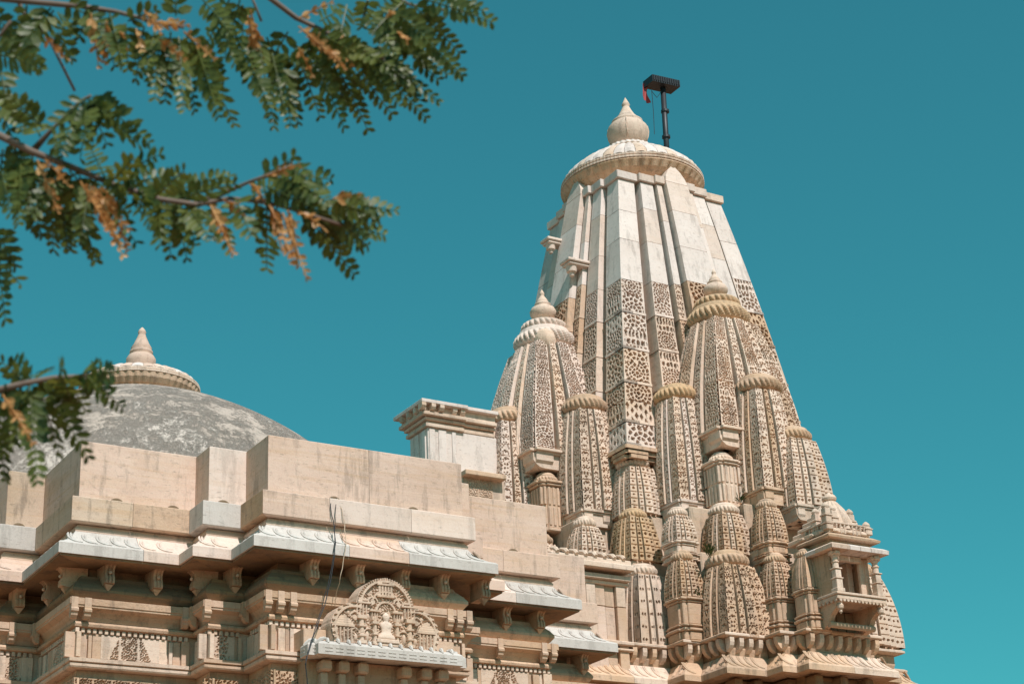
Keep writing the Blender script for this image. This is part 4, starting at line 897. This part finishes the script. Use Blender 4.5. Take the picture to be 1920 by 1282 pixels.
w0 = at(1222, 172, y=CY-.1); w1 = at(1227, 252, y=CY-.1); mb = MB(); mb.tube([w0, (w0+w1)/2+np.array([.01, 0, 0]), w1], .006, 5); mb.build('wire', 'iron', mast)
w0 = at(1221, 170, y=CY); w1 = at(1240, 172, y=CY); mb = MB(); mb.tube([w0, (w0+w1)/2-np.array([0, 0, .14]), w1], .006, 5); mb.build('wire', 'iron', mast)
# ------------------------------------------------------------------ cables over the eave
def cable(name, pts, r, mat, label):
    P = [at(x, y, y=Y) for x, y, Y in pts]; out = []
    for i in range(len(P)-1):
        for t in np.linspace(0, 1, 5)[:-1]: out.append(P[i]*(1-t)+P[i+1]*t+np.array([.004*math.sin(9*t+i), 0, 0]))
    out.append(P[-1]); mb = MB(); mb.tube(out, r, 6); return tag(mb.build(name, mat, smooth=True), label, 'cable', 'cables hanging over the hall eave')
cable('cable', [(622, 933, 16.74), (619, 948, 16.66), (626, 985, 16.66), (629, 1020, 16.48), (625, 1060, 16.47), (613, 1120, 16.46), (596, 1170, 16.42), (580, 1215, 16.36), (573, 1240, 16.30), (576, 1282, 16.30), (578, 1330, 16.32)], .0055, 'black_cable', 'thick black cable drooping from drain opening past the eave and carved gable')
cable('cable', [(631, 933, 16.74), (629, 950, 16.66), (628, 985, 16.66), (627, 1022, 16.475), (622, 1065, 16.465), (606, 1130, 16.455), (590, 1180, 16.415), (576, 1225, 16.345), (572, 1245, 16.29)], .004, 'black_cable', 'thin dark cable running close beside the thick black cable')
cable('cable', [(632, 934, 16.74), (641, 955, 16.66), (646, 985, 16.66), (649, 1020, 16.47), (645, 1045, 16.46), (638, 1085, 16.46), (630, 1115, 16.6), (628, 1135, 16.66)], .0042, 'beige_cable', 'pale beige cord hanging to the right of the black cables')
# ------------------------------------------------------------------ weeds on the tower
def weed(px, py, dy, label, n=26, s=.16):
    b = at(px, py, y=CY-dy); mb = MB()
    for k in range(n):
        a = random.uniform(0, 6.28); l = s*random.uniform(.5, 1.2); d = np.array([math.cos(a)*.6, -abs(math.sin(a))*.6, random.uniform(.2, 1)]); d /= np.linalg.norm(d)
        q = np.array([-d[1], d[0], 0])*.012; p = b+np.array([random.uniform(-.05, .05), 0, random.uniform(-.02, .06)])
        mb.add([p-q*.4, p+q*.4, p+d*l*.6+q, p+d*l*.6-q, p+d*l-np.array([0, 0, .02])], [(0, 1, 2, 3), (3, 2, 4)])
    tag(mb.build('weed', 'weed'), label, 'plant', 'weeds growing from the tower')
weed(1330, 1040, 3.12, 'green weed tuft beside the bulging tan spire crown', 46, .2)
weed(1388, 942, 2.95, 'dry green weed tuft at the foot of the slotted kiosk')
weed(1308, 1115, 3.3, 'tiny weed left of the bulging tan spire', 16, .1)
# ================================================================== TREE in front
random.seed(21)
def at_d(px, py, d): return dep(px, py, d)
trunk_base = np.array([-2.1, 4.0, 0.]); tree = empty('tree', trunk_base, 'tree with feathery dark green and dry orange leaflets hanging across the upper left sky', 'tree')
mb = MB(); tp = [trunk_base+np.array([0, 0, -.1]), trunk_base+np.array([.05, .02, 1.0]), trunk_base+np.array([.0, .1, 2.0]), trunk_base+np.array([.15, .1, 2.9]), trunk_base+np.array([.2, .2, 4.2]), trunk_base+np.array([.3, .3, 5.2])]
mb.tube(tp, [.19, .15, .13, .11, .08, .03], 12); mb.build('trunk', 'bark', tree, smooth=True)
branches = [
 ([(-330, 120), (-160, 30), (-40, -6), (60, 4), (150, 12), (215, 22), (285, 40), (345, 52)], 3.9, 3),
 ([(-320, -160), (200, -120), (430, -60), (500, -8), (555, 34), (600, 55), (660, 85), (720, 110)], 4.15, 4),
 ([(-300, 190), (-120, 215), (-20, 245), (60, 285), (130, 312), (210, 345), (300, 374), (370, 384), (430, 372), (500, 380), (560, 396), (640, 422)], 3.7, 2),
 ([(370, 383), (420, 362), (470, 340), (520, 322), (545, 310)], 3.7, None),
 ([(-260, 760), (-90, 748), (-20, 735), (50, 718), (100, 708), (165, 704)], 3.6, 1),
 ([(20, -60), (40, 20), (90, 70), (120, 130), (140, 170)], 4.0, None),
 ([(300, -120), (420, -60), (470, -10), (490, 40)], 4.3, None),
 ([(430, -60), (600, -70), (700, -30), (770, 10), (840, 20)], 4.3, None),
 ([(-120, 215), (-60, 140), (-10, 80), (20, 40)], 3.8, None),
 ([(-90, 748), (-60, 600), (-30, 520), (-10, 460)], 3.6, None),
 ([(60, 285), (100, 240), (150, 190), (170, 180)], 3.75, None)]
BO = []
for pts, d, tk in branches:
    P = [at_d(x, y, d+.03*math.sin(i*1.7)) for i, (x, y) in enumerate(pts)]
    if tk is not None: P = [tp[tk], (tp[tk]*.45+P[0]*.55)+np.array([0, 0, .12])]+P
    r0 = .038 if tk is not None else .008
    rr = [max(.0032, r0*(1-i/(len(P)-1))**1.6) if tk is None else max(.0036, [.04, .02, .011][i] if i < 3 else .0062*(1-(i-3)/(len(P)-3))+.0025) for i in range(len(P))]
    mb = MB(); mb.tube(P, rr, 7); BO.append((mb.build('branch', 'bark', tree, smooth=True), pts, d))
def leaf(par, b, t, d, mat, n=None, wid=.028, dd=None, droop=.02):
    """one feather leaf: thin stalk with paired oval leaflets"""
    d2 = d+(random.uniform(-.12, .12) if dd is None else dd)
    A, Bp = at_d(*b, d), at_d(*t, d2); ax = Bp-A; L = np.linalg.norm(ax); ax /= L
    view = -RT[2]; side = np.cross(ax, view); side /= np.linalg.norm(side); nrm_ = np.cross(side, ax)
    tl = random.uniform(-.7, .7); sd = side*math.cos(tl)+nrm_*math.sin(tl); nn = np.cross(sd, ax)
    n = n or max(4, int(L/.0165)); mb = MB(); mb.tube([A, A+ax*L*.5+np.array([0, 0, droop*L]), Bp], [.0022, .0018, .001], 5)
    dry = mat == 'leaf_dry'
    for k in range(n):
        q = .1+.88*k/(n-1); c = A+ax*L*q+np.array([0, 0, droop*L*4*q*(1-q)])
        ll = wid*(1.1-.55*q**3)*random.uniform(.8, 1.1); w = ll*random.uniform(.2, .27)
        for s in (-1, 1):
            if random.random() < .07: continue
            fw = .45+.5*q+random.uniform(-.15, .15); dv_ = sd*s+ax*fw+nn*random.uniform(-.35, .25)
            if dry: dv_ = sd*s*random.uniform(.1, .7)+ax*random.uniform(.4, 1)+nn*random.uniform(-.7, .7)
            dv_ /= np.linalg.norm(dv_); wv = np.cross(dv_, nn+dv_*.1); wv /= np.linalg.norm(wv); wv = wv*w; cu = nn*ll*random.uniform(-.18, .05)
            V = [c, c+dv_*ll*.28+wv*.85+cu*.2, c+dv_*ll*.3+nn*-.0015, c+dv_*ll*.28-wv*.85+cu*.2, c+dv_*ll*.7+wv+cu*.6, c+dv_*ll*.7+nn*-.0015+cu*.5, c+dv_*ll*.7-wv+cu*.6, c+dv_*ll+cu]
            mb.add(V, [(0, 1, 2), (0, 2, 3), (1, 4, 5, 2), (2, 5, 6, 3), (4, 7, 5), (5, 7, 6)])
    return mb.build('leaf', mat, par)
G_, O_, Y_ = 'leaf', 'leaf_dry', 'leaf_yellow'
top1 = [((95, 15), (30, 105), G_), ((100, 20), (60, 95), G_), ((50, 10), (45, 90), G_), ((85, 70), (125, 110), O_), ((110, 60), (135, 112), G_), ((160, 20), (150, 70), G_), ((170, 25), (185, 125), O_), ((185, 30), (215, 125), G_), ((200, 40), (195, 115), O_), ((235, 45), (240, 130), G_), ((225, 60), (240, 95), O_), ((255, 55), (265, 95), O_), ((270, 50), (255, 150), G_), ((290, 60), (275, 130), G_), ((300, 60), (290, 185), G_), ((300, 75), (345, 110), O_), ((320, 60), (310, 190), G_), ((335, 70), (345, 210), G_), ((345, 60), (400, 110), O_), ((350, 75), (395, 190), G_), ((360, 80), (440, 235), G_), ((345, 60), (420, 150), G_), ((300, 45), (350, 48), O_), ((240, 40), (290, 20), G_), ((270, 20), (300, 60), O_), ((120, 5), (190, 45), G_), ((60, 20), (70, 60), G_), ((330, 30), (330, -20), G_), ((370, 90), (410, 220), G_), ((280, 45), (330, 40), O_), ((165, 20), (205, 100), G_), ((205, 25), (230, 120), G_), ((125, 60), (140, 40), G_), ((30, 50), (20, 100), G_), ((10, 60), (75, 130), G_)]
top2 = [((430, 0), (385, 90), G_), ((450, 0), (420, 110), G_), ((455, 10), (455, 80), G_), ((470, 20), (490, 132), O_), ((465, 30), (480, 130), O_), ((480, 60), (515, 240), G_), ((450, 80), (505, 200), G_), ((440, 60), (480, 170), G_), ((500, 70), (550, 180), G_), ((520, 90), (560, 232), G_), ((560, 50), (645, 128), O_), ((575, 58), (640, 118), O_), ((560, 90), (585, 140), O_), ((570, 60), (690, 160), G_), ((590, 60), (700, 120), Y_), ((600, 60), (690, 245), G_), ((620, 70), (735, 215), G_), ((560, 110), (600, 220), G_), ((590, 110), (645, 240), G_), ((530, 120), (545, 235), G_), ((640, 80), (730, 125), Y_), ((660, 85), (800, 222), G_), ((680, 90), (822, 190), G_), ((700, 40), (822, 150), G_), ((640, 60), (660, 120), O_), ((690, 20), (740, 100), G_), ((710, 10), (790, 110), G_), ((745, 60), (762, 75), O_), ((720, 0), (868, 145), G_), ((770, 5), (862, 100), G_), ((800, 0), (922, 42), G_), ((840, 0), (905, 20), G_), ((760, 0), (700, 60), G_), ((650, 10), (640, 60), G_), ((690, 0), (680, 50), G_), ((730, 20), (735, 40), O_), ((560, 35), (620, 5), O_), ((600, 40), (640, 20), G_), ((640, 85), (780, 160), G_), ((665, 95), (750, 200), G_), ((610, 100), (660, 180), G_), ((510, 100), (530, 190), G_), ((550, 80), (660, 200), G_), ((690, 100), (760, 150), G_), ((540, 60), (500, 130), G_), ((780, 30), (830, 80), G_), ((400, 10), (440, 120), G_), ((380, 0), (430, 60), G_), ((730, 60), (800, 120), G_), ((700, 100), (790, 190), G_)]
mid = [((160, 185), (100, 240), G_), ((165, 185), (262, 272), G_), ((160, 190), (160, 260), G_), ((165, 190), (200, 270), G_), ((150, 190), (115, 285), G_), ((165, 200), (150, 300), G_), ((170, 195), (215, 230), G_), ((80, 240), (15, 180), G_), ((75, 255), (40, 190), G_), ((110, 250), (120, 310), G_), ((20, 260), (60, 400), G_), ((40, 280), (35, 420), G_), ((60, 290), (75, 440), G_), ((70, 300), (110, 400), O_), ((85, 300), (130, 350), O_), ((95, 310), (130, 470), G_), ((100, 310), (105, 420), G_), ((130, 330), (180, 490), G_), ((150, 340), (210, 440), O_), ((170, 350), (230, 480), O_), ((160, 350), (225, 455), O_), ((175, 350), (240, 430), O_), ((185, 345), (240, 400), G_), ((150, 330), (140, 440), G_), ((180, 350), (255, 455), G_), ((210, 340), (250, 300), Y_), ((215, 345), (275, 320), Y_), ((220, 330), (300, 290), G_), ((230, 345), (330, 330), G_), ((260, 350), (280, 420), G_), ((270, 365), (260, 390), Y_), ((200, 340), (170, 280), G_), ((290, 370), (345, 320), Y_), ((300, 370), (420, 330), G_), ((330, 375), (440, 345), G_), ((310, 375), (320, 480), G_), ((330, 382), (350, 485), G_), ((350, 384), (365, 460), G_), ((370, 384), (430, 330), G_), ((395, 385), (435, 475), O_), ((400, 385), (425, 440), O_), ((420, 375), (465, 410), O_), ((440, 372), (470, 440), G_), ((350, 384), (395, 450), G_), ((240, 350), (330, 390), G_), ((200, 360), (240, 470), O_), ((20, 330), (80, 440), G_), ((0, 310), (20, 400), G_), ((110, 330), (60, 400), G_), ((130, 320), (200, 400), G_), ((5, 280), (-5, 380), G_), ((170, 345), (150, 450), G_), ((90, 320), (100, 470), G_), ((300, 378), (300, 460), G_)]
tip = [((495, 335), (550, 295), G_), ((500, 330), (560, 310), O_), ((520, 322), (610, 350), G_), ((525, 325), (580, 400), G_), ((540, 312), (570, 330), G_), ((500, 380), (500, 505), G_), ((505, 385), (545, 480), O_), ((510, 390), (530, 470), O_), ((540, 395), (560, 500), O_), ((530, 400), (575, 520), O_), ((545, 400), (550, 490), O_), ((470, 345), (500, 380), O_), ((470, 370), (515, 350), G_), ((560, 396), (610, 430), O_), ((570, 400), (665, 515), G_), ((580, 405), (640, 470), G_), ((600, 410), (680, 465), G_), ((610, 412), (720, 440), G_), ((600, 400), (700, 420), G_), ((615, 380), (742, 395), G_), ((620, 375), (710, 410), Y_), ((560, 390), (640, 400), G_), ((530, 350), (620, 420), G_), ((540, 340), (600, 390), G_), ((500, 350), (560, 380), G_), ((640, 420), (690, 460), G_), ((550, 340), (615, 380), G_), ((625, 372), (690, 372), O_), ((520, 390), (480, 440), G_)]
low = [((50, 718), (5, 680), G_), ((50, 718), (20, 672), G_), ((45, 720), (0, 780), G_), ((60, 715), (40, 690), G_), ((60, 715), (90, 690), G_), ((70, 712), (110, 850), G_), ((40, 722), (30, 830), G_), ((75, 712), (165, 858), G_), ((55, 720), (70, 905), G_), ((30, 725), (10, 850), G_), ((110, 706), (120, 690), G_), ((115, 706), (135, 755), Y_), ((125, 705), (160, 770), G_), ((160, 704), (230, 765), G_), ((165, 704), (220, 700), G_), ((150, 704), (185, 690), G_), ((0, 735), (30, 790), G_), ((-10, 735), (10, 900), G_), ((100, 708), (140, 800), G_), ((5, 740), (60, 830), O_), ((85, 710), (130, 790), G_), ((165, 705), (190, 740), Y_)]
left = [((-10, 85), (60, 110), G_), ((-10, 100), (75, 128), Y_), ((0, 130), (15, 200), G_), ((-10, 190), (25, 260), G_), ((-10, 460), (10, 600), G_), ((-15, 480), (40, 535), G_), ((-10, 430), (30, 500), G_), ((-15, 150), (40, 240), G_), ((-20, 20), (20, 60), G_)]
for grp, bi in ((top1, 0), (top2, 1), (mid, 2), (tip, 3), (low, 4), (left, 8)):
    par, _, d = BO[bi]
    for (b, t, mt) in grp: leaf(par, b, t, d-(.07 if mt != G_ else 0), mt, wid=.034 if mt != O_ else .022)
    for (b, t, mt) in random.sample(grp, len(grp)*12//100):
        ox, oy = random.uniform(-22, 22), random.uniform(-8, 14)
        leaf(par, (b[0]+ox*.5, b[1]+oy*.4), (t[0]+ox, t[1]-abs(oy)), d+.16, G_, wid=.034)
